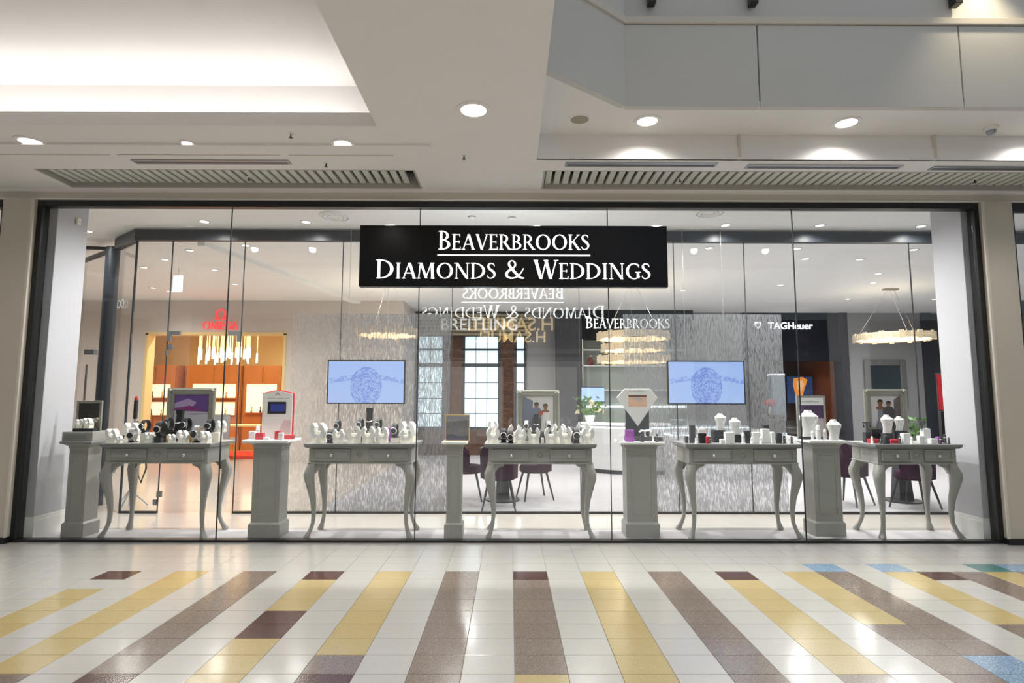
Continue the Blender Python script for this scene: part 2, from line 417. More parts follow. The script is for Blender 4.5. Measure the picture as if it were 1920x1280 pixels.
fill(0, 0, 7, 'b'); fill(0, 8, 14, 'r'); fill(2, 0, 0, 'r'); fill(2, 1, 3, 'y'); fill(2, 4, 5, 'r'); fill(2, 6, 14, 'y')
fill(4, 0, 6, 'y'); fill(4, 7, 7, 'b'); fill(4, 8, 14, 'r'); fill(6, 0, 14, 'b'); fill(8, 0, 0, 'r'); fill(8, 1, 7, 'b'); fill(8, 8, 14, 'y')
fill(10, 0, 14, 'y'); fill(12, 0, 14, 'b'); fill(14, 0, 0, 'r'); fill(14, 1, 7, 'y'); fill(14, 8, 14, 'b')
fill(16, 0, 4, 'y'); fill(16, 5, 14, 'b'); fill(17, -1, -1, 'u'); fill(17, 0, 6, 'b'); fill(17, 7, 14, 'u')
fill(19, -1, -1, 'u'); fill(19, 0, 4, 'y'); fill(19, 5, 14, 'b'); fill(20, 0, 0, 'r'); fill(21, 0, 14, 'b'); fill(22, -1, -1, 't'); fill(22, 0, 6, 'y'); fill(23, -1, -1, 'u'); fill(23, 0, 3, 'b'); fill(25, 0, 14, 'y')
fill(-2, 0, 7, 'y'); fill(-2, 8, 14, 'b'); fill(-4, 0, 0, 'r'); fill(-4, 2, 14, 'y'); fill(-6, 5, 14, 'b'); fill(-8, 5, 14, 'y')
TM = {'c': CREAMT, 'y': YELT, 'b': BRNT, 'r': REDT, 'u': BLUT, 't': TEAT}
floor = struct('floor', MB().box(-13, 13, -1.3, 5.93, -.12, -.006), GROUT)
def tile_mesh(m, key):
    g = .0010; a, b = SS / 2 - g, RS / 2 - g; e = .0015
    t = MB(); t.taper((-a, a, -b, b), (-a, a, -b, b), -.006, -e); t.f.pop(1); t.mi.pop(1)
    t.taper((-a, a, -b, b), (-a + e, a - e, -b + e, b - e), -e, 0); t.f.pop(-6); t.mi.pop()
    return t.mesh('tile', m)
tmesh = {k: tile_mesh(m, k) for k, m in TM.items()}
def in_view(x, y):
    d = Vector((x, y, -1.45)); zc = d.dot(fw)
    if zc < .5: return None
    px, py = 960 + 1073.5 * d.dot(r2) / zc, 640 - 1073.5 * d.dot(u2) / zc
    return (px, py, zc) if -60 < px < 1980 and py < 1340 else None
cells = []
for c in range(-16, 34):
    for r in range(-4, 15):
        x, y = SX + SS * (c + .5), RY - RS * (r + .5)
        q = in_view(x, y); cells.append((q[2] if q else 99, c, r, x, y))
cells.sort(key=lambda t: t[0])
order = ['c', 'y', 'b', 'r', 'u', 't']; rest = MB()
for i, (zc, c, r, x, y) in enumerate(cells):
    k = pat.get((c, r), 'c')
    if i < 300: link('tile', tmesh[k], floor, (x, y, 0))
    else:
        rest.m = order.index(k); g = .0010; rest.box(x - SS / 2 + g, x + SS / 2 - g, y - RS / 2 + g, y + RS / 2 - g, -.006, 0)
ts = obj('tile_field', rest, [TM[k] for k in order], floor); ts['kind'] = 'stuff'
obj('terrazzo_slab', MB().box(-13, 13, -1.3, RY - RS * 15, -.006, 0).box(-13, 13, RY + RS * 4, 5.93, -.006, 0), CREAMT, floor)

# ================================================================ MALL CEILING
ZL, ZR = 3.62, 3.859
cl = MB()
for x0, x1, y0, y1 in ((-9, 9, 5.82, 5.95), (-9, -4.58, 5.32, 5.82), (-.92, .32, 5.32, 5.82), (-9, .24, 4.46, 5.32), (-1.05, .24, -1.3, 4.46), (-9, -1.05, -1.3, -.5), (.24, 9, 5.055, 5.32)):
    cl.box(x0, x1, y0, y1, ZL, ZL + .05)
ceiling = struct('ceiling', cl, WHITE)
# seams of the ceiling boards, their shadow gaps put in as darker strips
for k, (a, b) in enumerate(((-5.6, -3.62), (-3.55, -2.08), (-2.0, -1.06))):
    struct('trim_%d' % (k + 1), B(a, b, 4.982, 4.997, ZL - .005, ZL), FASCIA)
# raised ceiling over the right half and its stepped edge
struct('ceiling_raised', MB().prismz([(.24, 4.01), (.95, 4.551), (9, 4.551), (9, 5.09), (.24, 5.09)], ZR, ZR + .05), RAISED)
sw = struct('wall_soffit_step', B(.24, 9, 5.075, 5.11, ZL + .05, ZR), WHITE)
for a, b in ((.24, 2.095), (2.105, 3.895), (3.905, 9)):
    obj('lower_panel', B(a, b, 5.052, 5.075, ZL, 3.735), WHITE, sw)
    obj('upper_panel', B(a, b, 5.066, 5.0749, 3.7355, ZR), WHITE, sw)
for x in (2.10, 3.90): obj('joint_strip', B(x - .012, x + .012, 5.044, 5.066, ZL + .03, ZR), FASCIA, sw)
# bulkhead of the open well, angled return, ledge and upper wall
wb = struct('wall_bulkhead', B(.95, 9, 4.60, 4.66, ZR + .05, 6.4), PANELM)
for a, b in ((.95, 2.07), (2.08, 3.77), (3.78, 5.5), (5.51, 9)):
    obj('panel', B(a, b, 4.541, 4.60, ZR - .003, 4.575), PANELM, wb, bevel=.004)
obj('ledge', B(.95, 9, 4.52, 4.60, 4.58, 4.64), FASCIA, wb, bevel=.006)
ang = math.atan2(4.541 - 4.0, .95 - .24)
def diag_box(z0, z1, t0, t1):
    nx, ny = sin(ang), -cos(ang)
    return MB().prismz([(.24 + nx * t0, 4.0 + ny * t0), (.95 + nx * t0, 4.541 + ny * t0), (.95 + nx * t1, 4.541 + ny * t1), (.24 + nx * t1, 4.0 + ny * t1)], z0, z1)
wr = struct('wall_angled_return', diag_box(ZR - .003, 6.4, -.05, .006), PANELM)
obj('ledge', diag_box(4.58, 4.64, .006, .026), FASCIA, wr)
struct('wall_well_side', B(.14, .24, -1.3, 4.0, ZL + .05, 6.4), PANELM)
for k, (x, lb) in enumerate(((1.19, 'dark clamp on the ledge nearest the angled return wall'), (2.05, 'dark clamp on the ledge above the first bulkhead panel joint'), (3.77, 'dark clamp on the ledge above the second bulkhead panel joint'))):
    t = thing('balustrade_clamp', lb, 'clamp', (x, 4.56, 4.755), group='clamps along the bulkhead ledge')
    obj('jaw', B(-.032, .032, -.06, .02, 0, .18), BLACK, t, bevel=.006); obj('bolt', B(-.012, .012, .02, .04, .06, .10), STEEL, t)
# wall washer at the right end of the ledge
t = thing('wall_light', 'warm wall light above the ledge at the right end of the bulkhead', 'wall light', (4.02, 4.30, 5.30))
obj('housing', MB().lathe([(.05, .16), (.06, .14), (.06, 0), (.05, 0)], 16), BLACK, t, True)
obj('lens', MB().lathe([(.045, -.001), (.045, -.012)], 16), LIGHTW, t)
obj('arm', B(-.012, .012, 0, .18, .06, .085), BLACK, t)
lamp('wall_light_beam', t, (0, .02, -.04), 60, (1, .86, .60), 80, .9, .04, (R(8), 0, 0))

# cove recess at upper left
cv = MB()
cv.box(-9, -.70, 4.75, 4.80, 3.60, 4.15).box(-9, -.70, -1.3, 4.80, 4.14, 4.20).box(-.74, -.70, -1.3, 4.8, 3.67, 4.14).box(-9, -1.05, 4.46, 4.75, 3.67, 3.69)
struct('wall_cove', cv, WHITE)
struct('trim_4', MB().box(-9, -1.05, 4.43, 4.46, ZL, 3.735).box(-1.08, -1.05, -.5, 4.43, ZL, 3.735), WHITE)
t = thing('cove_light', 'long hidden light strip glowing behind the lip of the ceiling recess', 'light strip', (-4.9, 4.53, 3.69))
obj('channel', B(-4.0, 3.7, -.03, .03, 0, .012), ALU, t)
obj('diffuser', B(-4.0, 3.7, -.022, .022, .012, .03), emis('cove_diffuser', (1, .965, .94), COVE), t)

# slatted grilles
def grille(x0, x1, y0, y1, label):
    t = thing('slatted_grille', label, 'grille', ((x0 + x1) / 2, (y0 + y1) / 2, ZL + .02)); w_, d_ = (x1 - x0) / 2, (y1 - y0) / 2
    g = MB().box(-w_, w_, -d_, -d_ + .02, -.02, .14).box(-w_, w_, d_ - .035, d_, -.02, .14).box(-w_, -w_ + .02, -d_ + .02, d_ - .035, -.02, .14).box(w_ - .02, w_, -d_ + .02, d_ - .035, -.02, .14)
    obj('surround', g, mat('grille_surround', (.42, .40, .37), .6), t)
    obj('plenum', B(-w_, w_, -d_, d_, .14, .16), DARKBOX, t)
    n = int((x1 - x0 - .06) / .0905)
    for k in range(n):
        x = -w_ + .065 + k * .0905
        o = cpart('slat%.2f' % d_, 'slat', lambda: B(-.029, .029, -d_ + .021, d_ - .036, .025, .055), SLAT, t); o.location = (x, 0, 0)
    return t
grille(-4.58, -.92, 5.32, 5.82, 'slatted ceiling grille left of the centre, above the purple picture')
grille(.32, 6.0, 5.32, 5.82, 'long slatted ceiling grille right of the centre under the lit step')
def slot(x0, x1, y, label):
    t = thing('slot_diffuser', label, 'air slot', ((x0 + x1) / 2, y, ZL - .006), group='air slots beside the slatted grilles'); w_ = (x1 - x0) / 2
    obj('frame', MB().box(-w_, w_, -.045, -.033, -.002, .006).box(-w_, w_, .033, .045, -.002, .006).box(-w_, -w_ + .02, -.033, .033, -.002, .006).box(w_ - .02, w_, -.033, .033, -.002, .006), ALU, t)
    obj('blade', B(-w_ + .02, w_ - .02, -.033, -.004, .0, .006), ALU, t); obj('blade', B(-w_ + .02, w_ - .02, .004, .033, .0, .006), mat('slot_dark', (.12, .12, .13), .5), t)
slot(-3.5, -2.05, 5.14, 'narrow air slot in the left ceiling beside its slatted grille')
slot(.51, 1.93, 5.165, 'narrow air slot left-hand of three along the right soffit')
slot(2.22, 3.68, 5.20, 'narrow air slot middle of three along the right soffit')
slot(3.98, 5.5, 5.225, 'narrow air slot right-hand of three along the right soffit')

def downlight(x, y, z, r, label, power, lens, group, trim=WHITE, cone=150, col=(1, .97, .93), soft=0):
    t = thing('downlight', label, 'downlight', (x, y, z), group=group)
    cpart('dtrim%.3f' % r, 'trim_ring', lambda: MB().rings([[(a * cos(2 * pi * j / 24), a * sin(2 * pi * j / 24), b) for j in range(24)] for a, b in ((r * 1.45, 0), (r * 1.42, -.008), (r * 1.05, -.008), (r, -.001))], cap=False), trim, t, True)
    cpart('dlens%.3f' % r, 'lens', lambda: MB().lathe([(r, -.0005), (r, -.004), (r * .5, -.007), (.001, -.008)], 24), lens, t, True)
    if power: lamp('downlight_beam', t, (0, 0, -.03 if not soft else -soft - .02), power, col, cone, .9, soft or r)
    return t
MD = 'downlights in the mall ceiling'
downlight(-4.11, 4.73, ZL, .085, 'round lit downlight at the far left under the glowing recess', P_MALL, LIGHTW, MD)
downlight(-2.78, 4.748, ZL, .045, 'small lit downlight between two larger ones under the glowing recess', P_MALL * .5, LIGHTW, MD)
downlight(-1.444, 4.748, ZL, .072, 'round lit downlight by the right corner of the glowing recess', P_MALL, LIGHTW, MD)
downlight(-.282, 4.159, ZL, .095, 'largest lit downlight alone in the central ceiling', P_MALL, LIGHTW, MD)
downlight(1.197, 4.80, ZR, .085, 'lit downlight in the raised ceiling under the corner of the bulkhead', P_MALL, LIGHTW, MD)
downlight(2.955, 4.82, ZR, .085, 'lit downlight in the raised ceiling under the middle bulkhead panel', P_MALL, LIGHTW, MD)
downlight(4.72, 4.84, ZR, .085, 'lit downlight in the raised ceiling at the far right edge', P_MALL, LIGHTW, MD)
for k, (x, y) in enumerate(((-.4, 1.9), (-.4, -.4))):
    downlight(x, y, ZL, .085, 'mall ceiling downlight behind the viewer, %s' % ('first', 'second')[k], P_MALL, LIGHTW, MD)
t = thing('ceiling_speaker', 'round unlit beige speaker in the raised ceiling left of the downlights', 'speaker', (.60, 4.77, ZR))
obj('rim', MB().rings([[(a * cos(2 * pi * j / 24), a * sin(2 * pi * j / 24), b) for j in range(24)] for a, b in ((.098, 0), (.095, -.008), (.082, -.008), (.078, 0))], cap=False), WHITE, t, True)
obj('grille_cloth', MB().lathe([(.08, -.0005), (.08, -.004), (.001, -.006)], 24), mat('speaker_cloth', (.40, .35, .28), .9, noise=.2, scale=300), t, True)
t = thing('dome_camera', 'small white dome camera in the raised ceiling at far right', 'camera', (4.29, 4.89, ZR))
obj('base', MB().lathe([(.055, 0), (.055, -.03), (.045, -.035)], 18), WHITE, t, True); obj('dome', MB().lathe([(.04, -.034), (.036, -.055), (.02, -.068), (.001, -.072)], 18), ALU, t, True)
def sprinkler(x, y, z, label, m=BLACK):
    t = thing('sprinkler_head', label, 'sprinkler', (x, y, z), group='sprinkler heads in the mall ceiling')
    obj('flange', MB().lathe([(.022, 0), (.02, -.006), (.006, -.008)], 12), WHITE, t, True); obj('stem', MB().lathe([(.006, -.004), (.006, -.035)], 8), m, t); obj('deflector', MB().lathe([(.016, -.035), (.016, -.038)], 12), m, t)
sprinkler(-.42, 4.98, ZL, 'sprinkler head alone in the central ceiling')
sprinkler(-1.82, 4.56, ZL, 'sprinkler head right beside the far edge of the glowing recess')
sprinkler(-1.72, 5.16, ZL, 'sprinkler head between the left air slot and its grille')
sprinkler(-2.65, 5.62, ZL + .045, 'sprinkler head poking out of the left slatted grille')
sprinkler(1.72, 5.62, ZL + .045, 'sprinkler head in the right grille nearest the centre')
sprinkler(4.72, 5.62, ZL + .045, 'sprinkler head in the right grille nearest the right edge')

# ================================================================ SHOPFRONT
YF = 5.918
struct('wall_fascia', MB().box(-9, 9, 5.90, 6.0, 3.51, ZL), FASCIA)
struct('trim_5', MB().box(-9, 9, 5.86, 5.90, 3.60, ZL).box(-9, 9, 5.88, 5.90, 3.515, 3.53), WHITE)
win = struct('window_1', loc=(0, 0, 0))
fr = MB()
fr.box(-4.985, 4.96, 5.885, 5.985, 3.446, 3.508); obj('head_rail', fr, BLACK, win, bevel=.004)
obj('sill_rail', B(-4.985, 4.96, 5.89, 5.985, 0, .026), BLACK, win, bevel=.003)
obj('jamb', B(-4.985, -4.93, 5.885, 5.985, .026, 3.446), BLACK, win, bevel=.003)
obj('jamb', B(4.907, 4.96, 5.885, 5.985, .026, 3.446), BLACK, win, bevel=.003)
JX = [-4.93, -2.947, -.955, 1.028, 2.988, 4.907]
for a, b in zip(JX[:-1], JX[1:]): obj('pane', B(a + .004, b - .004, 5.912, 5.924, .026, 3.446), GLASS, win)
for x in JX[1:-1]: obj('joint', B(x - .0042, x + .0042, 5.911, 5.925, .026, 3.446), SEAL, win)
# pilasters
for nm, x0, x1 in (('wall_pilaster_left', -5.30, -4.985), ('wall_pilaster_right', 4.96, 5.27)):
    p = struct(nm, B(x0, x1, 5.83, 6.0, .06, 3.508), PILASTER, bevel=.004)
    obj('plinth', B(x0 - .003, x1 + .003, 5.825, 6.0, 0, .06), BLACK, p)
    xe = x1 if x0 < 0 else x0
    obj('edge_strip', B(xe - .012, xe + .012, 5.822, 5.84, .06, 3.5), FASCIA, p)
# neighbouring shopfronts
for nm, x0, x1 in (('window_3', -9, -5.30), ('window_4', 5.27, 9)):
    wn = struct(nm, loc=(0, 0, 0))
    obj('head_rail', B(x0, x1, 5.885, 5.985, 3.43, 3.508), BLACK, wn); obj('sill_rail', B(x0, x1, 5.89, 5.985, 0, .05), BLACK, wn)
    xe = x1 - .06 if x0 < 0 else x0
    obj('jamb', B(xe, xe + .06, 5.885, 5.985, .05, 3.43), BLACK, wn)
    obj('pane', B(x0 + (.06 if x0 > 0 else 0), x1 - (.06 if x0 < 0 else 0), 5.912, 5.924, .05, 3.43), GLASS, wn)

# hanging sign, lettered on both sides
sg = thing('hanging_sign', 'black box sign with white lettering fixed to the shop window', 'sign', (0, 5.85, 2.581))
obj('box', B(-1.56, 1.628, -.04, .04, 0, .645), mat('sign_black', (.004, .004, .005), .25, noise=.05, spec=.25), sg, bevel=.004)
for x in (-1.3, 1.36): obj('stand_off', MB().box(x - .02, x + .02, .04, .062, .28, .32), STEEL, sg)
serif_word('BEAVERBROOKS', -.747, .829, .388, .196, .160, -.048, .008, LETTER, sg)
obj('rule', B(-.754, .828, -.048, -.04, .322, .336), LETTER, sg)
serif_word('DIAMONDS & WEDDINGS', -1.385, 1.457, .083, .196, .163, -.048, .008, LETTER, sg)
serif_word('BEAVERBROOKS', -.747, .829, .388, .196, .160, .04, .008, LETTERB, sg, flip=True)
obj('rule', B(-.754, .828, .04, .048, .322, .336), LETTERB, sg)
serif_word('DIAMONDS & WEDDINGS', -1.385, 1.457, .083, .196, .163, .04, .008, LETTERB, sg, flip=True)

# ================================================================ STORE SHELL
Y2 = 7.33
struct('floor_display', B(-5.30, 5.27, 5.985, 6.47, -.1, 0), CARPET)
struct('floor_tile_band', B(-9, 9, 6.47, Y2 + .03, -.1, 0), ITILE)
struct('floor_store', B(-2.45, 13.5, Y2 + .03, 18.5, -.1, 0), mat('store_carpet', (.42, .40, .42), .95, noise=.14, scale=50, bump=.3, spec=.1))
struct('floor_store_left', B(-13.5, -2.45, Y2 + .03, 12.9, -.1, 0), mat('store_hall_tile', (.52, .46, .41), .13, noise=.03, scale=2))
struct('floor_left_shop', B(-13.5, -9, 5.985, Y2 + .03, -.1, 0), ITILE)
ICEIL = mat('store_ceiling_paint', (.91, .905, .90), .7, noise=.01)
struct('ceiling_store', B(-13.5, 13.5, 6.0, 18.5, 3.63, 3.70), ICEIL)
struct('trim_6', MB().prismz([(-4.4, 7.9), (-4.3, 7.9), (-3.4, 12.9), (-3.6, 12.9)], 3.56, 3.63), ICEIL)
struct('wall_far_left', B(-13.6, -13.5, 6.0, 18.5, 0, 3.63), TAN)
struct('wall_far_right', B(13.5, 13.6, 6.0, 18.5, 0, 3.63), GREYW)
# returns at the two ends of the window display
for nm, s in (('wall_return_left', -1), ('wall_return_right', 1)):
    xi, xo = 4.85 * s, 5.2 * s; a, b = min(xi, xo), max(xi, xo)
    p = struct(nm, B(a, b, 6.0, 6.43, 0, 3.63), WALLW, bevel=.003)
    x0, x1 = (-4.94, -4.85) if s < 0 else (4.85, 4.94)
    obj('shaded_front', B(x0, x1, 5.992, 6.0, .23, 3.63), WALL_SHADED, p)  # front face of the wall end, its shade put into a greyer colour
    k = .012
    sk = MB().box(a - (0 if s < 0 else k), b + (k if s < 0 else 0), 6.0 - k, 6.44, 0, .19).box(a - (0 if s < 0 else k * .5), b + (k * .5 if s < 0 else 0), 6.0 - k * .5, 6.436, .19, .225)
    obj('skirting', sk, SKIRT, p, bevel=.003)
t = thing('alarm_sensor', 'small cream sensor box high on the left white return wall', 'sensor', (-4.845, 6.26, 3.36)); obj('body', B(0, .03, -.02, .02, 0, .07), CREAM, t, bevel=.004); obj('lens', B(.03, .034, -.012, .012, .015, .04), SKIRT, t)

# inner glazed screen
w2 = struct('window_2', loc=(0, 0, 0))
obj('head_beam', B(-4.88, 9.0, Y2 - .04, Y2 + .04, 3.47, 3.61), NAVY, w2)
obj('angled_beam', MB().prismz([(-4.88, Y2 - .04), (-4.88, Y2 + .05), (-5.42, Y2 + .50), (-5.46, Y2 + .42)], 3.47, 3.61), NAVY, w2)
IX = [-4.86, -4.40, -3.46, -2.18, -.75, .89, 2.13, 3.05, 5.22, 6.8, 9.0]
for i, (a, b) in enumerate(zip(IX[:-1], IX[1:])):
    if i == 1: obj('over_door_pane', B(a + .003, b - .003, Y2 - .006, Y2 + .006, 2.27, 3.47), GLASS2, w2)
    else: obj('pane', B(a + .003, b - .003, Y2 - .006, Y2 + .006, .02, 3.47), GLASS2, w2)
    if i != 1: obj('floor_channel', B(a, b, Y2 - .018, Y2 + .018, 0, .028), BLACK, w2)
for x in IX[1:-1]: obj('joint', B(x - .004, x + .004, Y2 - .008, Y2 + .008, .02, 3.47), SEAL, w2)
obj('corner_joint', B(-4.875, -4.858, Y2 - .012, Y2 + .012, 0, 3.47), SEAL, w2)
obj('angled_pane', MB().prismz([(-4.87, Y2), (-4.865, Y2 + .01), (-5.43, Y2 + .48), (-5.435, Y2 + .47)], 0, 3.47), GLASS2, w2)
ft = mat('patch_steel', (.16, .16, .165), .4, .4)
dr = struct('door_1', loc=(0, 0, 0))
obj('leaf', B(-4.39, -3.47, Y2 - .005, Y2 + .005, .012, 2.262), GLASS2, dr)
for x, s in ((-4.40, 1), (-3.46, -1)):
    obj('top_patch', MB().box(min(x, x + .16 * s), max(x, x + .16 * s), Y2 - .02, Y2 + .02, 2.235, 2.285).box(min(x, x + .045 * s), max(x, x + .045 * s), Y2 - .02, Y2 + .02, 2.15, 2.2349), ft, dr)
obj('lock', B(-4.38, -4.325, Y2 - .02, Y2 + .02, 2.05, 2.11), ft, dr); obj('lock', B(-4.415, -4.383, Y2 - .02, Y2 + .02, 1.98, 2.04), ft, dr)
obj('floor_lock', B(-4.41, -4.36, Y2 - .02, Y2 + .02, .20, .27), ft, dr); obj('floor_lock', B(-4.45, -4.41, Y2 - .02, Y2 + .02, .10, .17), ft, dr)
fl = obj('rain_film', B(-2.80, -.765, Y2 - .0095, Y2 - .0085, .03, 2.52), FILM, w2)
fl = obj('rain_film', B(1.455, 3.50, Y2 - .0095, Y2 - .0085, .03, 2.52), FILM, w2)
# dark post and glazed side entrance beyond the left end
pp = struct('door_2', loc=(0, 0, 0))
obj('post', MB().lathe([(.085, 0), (.085, 3.52)], 20, cx=-5.55, cy=7.86), NAVY, pp, True)
obj('top_rail', MB().prismz([(-5.60, 7.92), (-5.60, 7.97), (-6.3, 7.83), (-6.3, 7.78)], 3.50, 3.54), BLACK, pp)
obj('angled_rail', MB().prismz([(-5.60, 7.92), (-5.56, 7.95), (-6.55, 8.68), (-6.58, 8.64)], 3.49, 3.54), BLACK, pp)
obj('side_stile', B(-6.60, -6.55, 8.62, 8.68, 0, 3.5), BLACK, pp)
obj('pane', MB().prismz([(-5.60, 7.95), (-5.59, 7.96), (-6.57, 8.67), (-6.58, 8.66)], .02, 3.49), GLASS2, pp)
obj('pull_handle', MB().tube([(-6.05, 8.20, 1.0), (-6.05, 8.20, 1.9)], .014), ft, pp)
obj('patch', B(-6.12, -5.98, 8.22, 8.29, 2.05, 2.12), ft, pp)
struct('wall_side_panel', B(-6.80, -6.44, 8.30, 8.35, 0, 1.68), mat('pale_steel_panel', (.5, .53, .56), .4))
# mirrored window text near the post
t = tag(link('window_lettering', sans_mesh('window_lettering', 'OO', .26, .004, mat('frosted_letter', (.75, .77, .8), .6)), None, (-5.30, 7.66, 2.62), R(-40)), 'two frosted round letters on the angled glass by the dark post', 'lettering')

# ================================================================ DISPLAY LIGHTING AND CEILING FITTINGS
DG = 'downlights over the window display'
for x, y, lb in ((-5.6, 7.43, 'ceiling downlight beyond the left white return wall'), (-3.83, 7.0, 'display ceiling downlight above the purple picture'), (-2.56, 7.0, 'display ceiling downlight left of the hanging sign'),
                 (2.73, 7.08, 'display ceiling downlight right of the hanging sign'), (3.93, 7.08, 'display ceiling downlight right of the last window joint'), (5.23, 7.1, 'display ceiling downlight beside the right white return wall'),
                 ):
    downlight(x, y, 3.63, .05, lb, P_DISPLAY * .2, LIGHTS, DG, cone=165)
for x, lb in ((-3.75, 'display spotlight behind the window head at far left'), (-2.9, 'display spotlight behind the window head above the red and white card'), (-1.4, 'display spotlight behind the window head above the left screen table'), (.3, 'display spotlight behind the window head above the wedding picture'), (1.7, 'display spotlight behind the window head above the diamond board'), (2.7, 'display spotlight behind the window head above the right screen table'), (3.75, 'display spotlight behind the window head above the smallest table')):
    downlight(x, 6.42, 3.63, .045, lb, P_DISPLAY * (.5 if abs(x) > 3.5 else 1), LIGHTS, DG, cone=165)
for x, y, lb in ((-9.0, 8.6, 'added unseen ceiling downlight far beyond the left dark post, nearer one'), (-10.2, 10.8, 'added unseen ceiling downlight far beyond the left dark post, farther one'), (10.6, 10.4, 'added unseen ceiling downlight far beyond the right return wall')):
    downlight(x, y, 3.63, .05, lb, P_STORE * .8, LIGHTS, DG, cone=165)  # lamps added out of view to brighten the dark ends of the store
for x, y, lb in ((-.47, 6.77, 'small white smoke detector above the hanging sign, left one'), (.02, 6.80, 'small white smoke detector above the hanging sign, right one')):
    t = thing('smoke_detector', lb, 'detector', (x, y, 3.63), group='smoke detectors over the display')
    obj('body', MB().lathe([(.045, 0), (.045, -.018), (.03, -.03), (.001, -.032)], 18), ICEIL, t, True); obj('vent_ring', MB().lathe([(.047, -.006), (.047, -.012)], 18), SEAL, t)
t = thing('suspended_sign', 'small lit white sign hanging from the store ceiling near the glass door', 'sign', (-5.645, 9.6, 3.215))
obj('panel', B(-.075, .075, -.015, .015, 0, .28), emis('lit_panel', (.92, .96, 1.0), 1.0), t); obj('rod', B(-.005, .005, -.005, .005, .28, .415), STEEL, t)
def vent(x, y, label):
    t = thing('ceiling_vent', label, 'vent', (x, y, 3.63), group='round vents over the display')
    for a in (.19, .14, .09): obj('ring', MB().rings([[(q * cos(2 * pi * j / 28), q * sin(2 * pi * j / 28), b) for j in range(28)] for q, b in ((a, 0), (a - .005, -.022), (a - .03, -.022), (a - .03, -.004))], cap=False), ICEIL, t, True)
    obj('core', MB().lathe([(.05, 0), (.05, -.02), (.001, -.022)], 20), ICEIL, t, True)
vent(-2.12, 6.76, 'round ceiling vent left of the hanging sign'); vent(2.35, 6.56, 'round ceiling vent right of the hanging sign')
SG = 'downlights over the store floor'
sl = [(-4.8, 8.42), (-5.52, 9.0), (-6.22, 9.57), (-5.11, 9.76), (-7.2, 11.4), (-3.83, 8.13), (-5.36, 11.0), (-7.1, 11.8), (-4.14, 10.2), (-3.83, 10.8), (-2.75, 11.2), (-.9, 12.5), (.49, 11.9), (2.91, 8.2), (4.21, 8.22), (4.65, 8.84), (5.52, 8.86), (5.25, 10.95), (7.48, 12.5), (6.48, 9.9), (9.4, 12.5), (5.95, 8.26), (6.9, 10.7), (3.52, 11.5), (-.8, 9.2), (1.2, 9.4), (8.4, 9.4)]
for i, (x, y) in enumerate(sl):
    side = 'left of the sign' if x < -2 else ('behind the sign' if x < 2 else 'right of the sign')
    rank = sorted([q for q in sl if (q[0] < -2) == (x < -2) and (q[0] < 2) == (x < 2)], key=lambda q: q[1]).index((x, y)) + 1
    words = ['nearest', 'second nearest', 'third nearest', 'fourth nearest', 'fifth nearest', 'sixth nearest', 'seventh nearest', 'eighth nearest', 'ninth nearest', 'tenth nearest', 'eleventh nearest', 'twelfth nearest', 'thirteenth nearest']
    downlight(x, y, 3.63, .05, 'store ceiling downlight %s, %s to the window' % (side, words[rank - 1]), (P_STORE if x > -2.9 else P_STORE * .42) * .52, LIGHTS, SG, cone=165, col=(1, .97, .94), soft=.16)

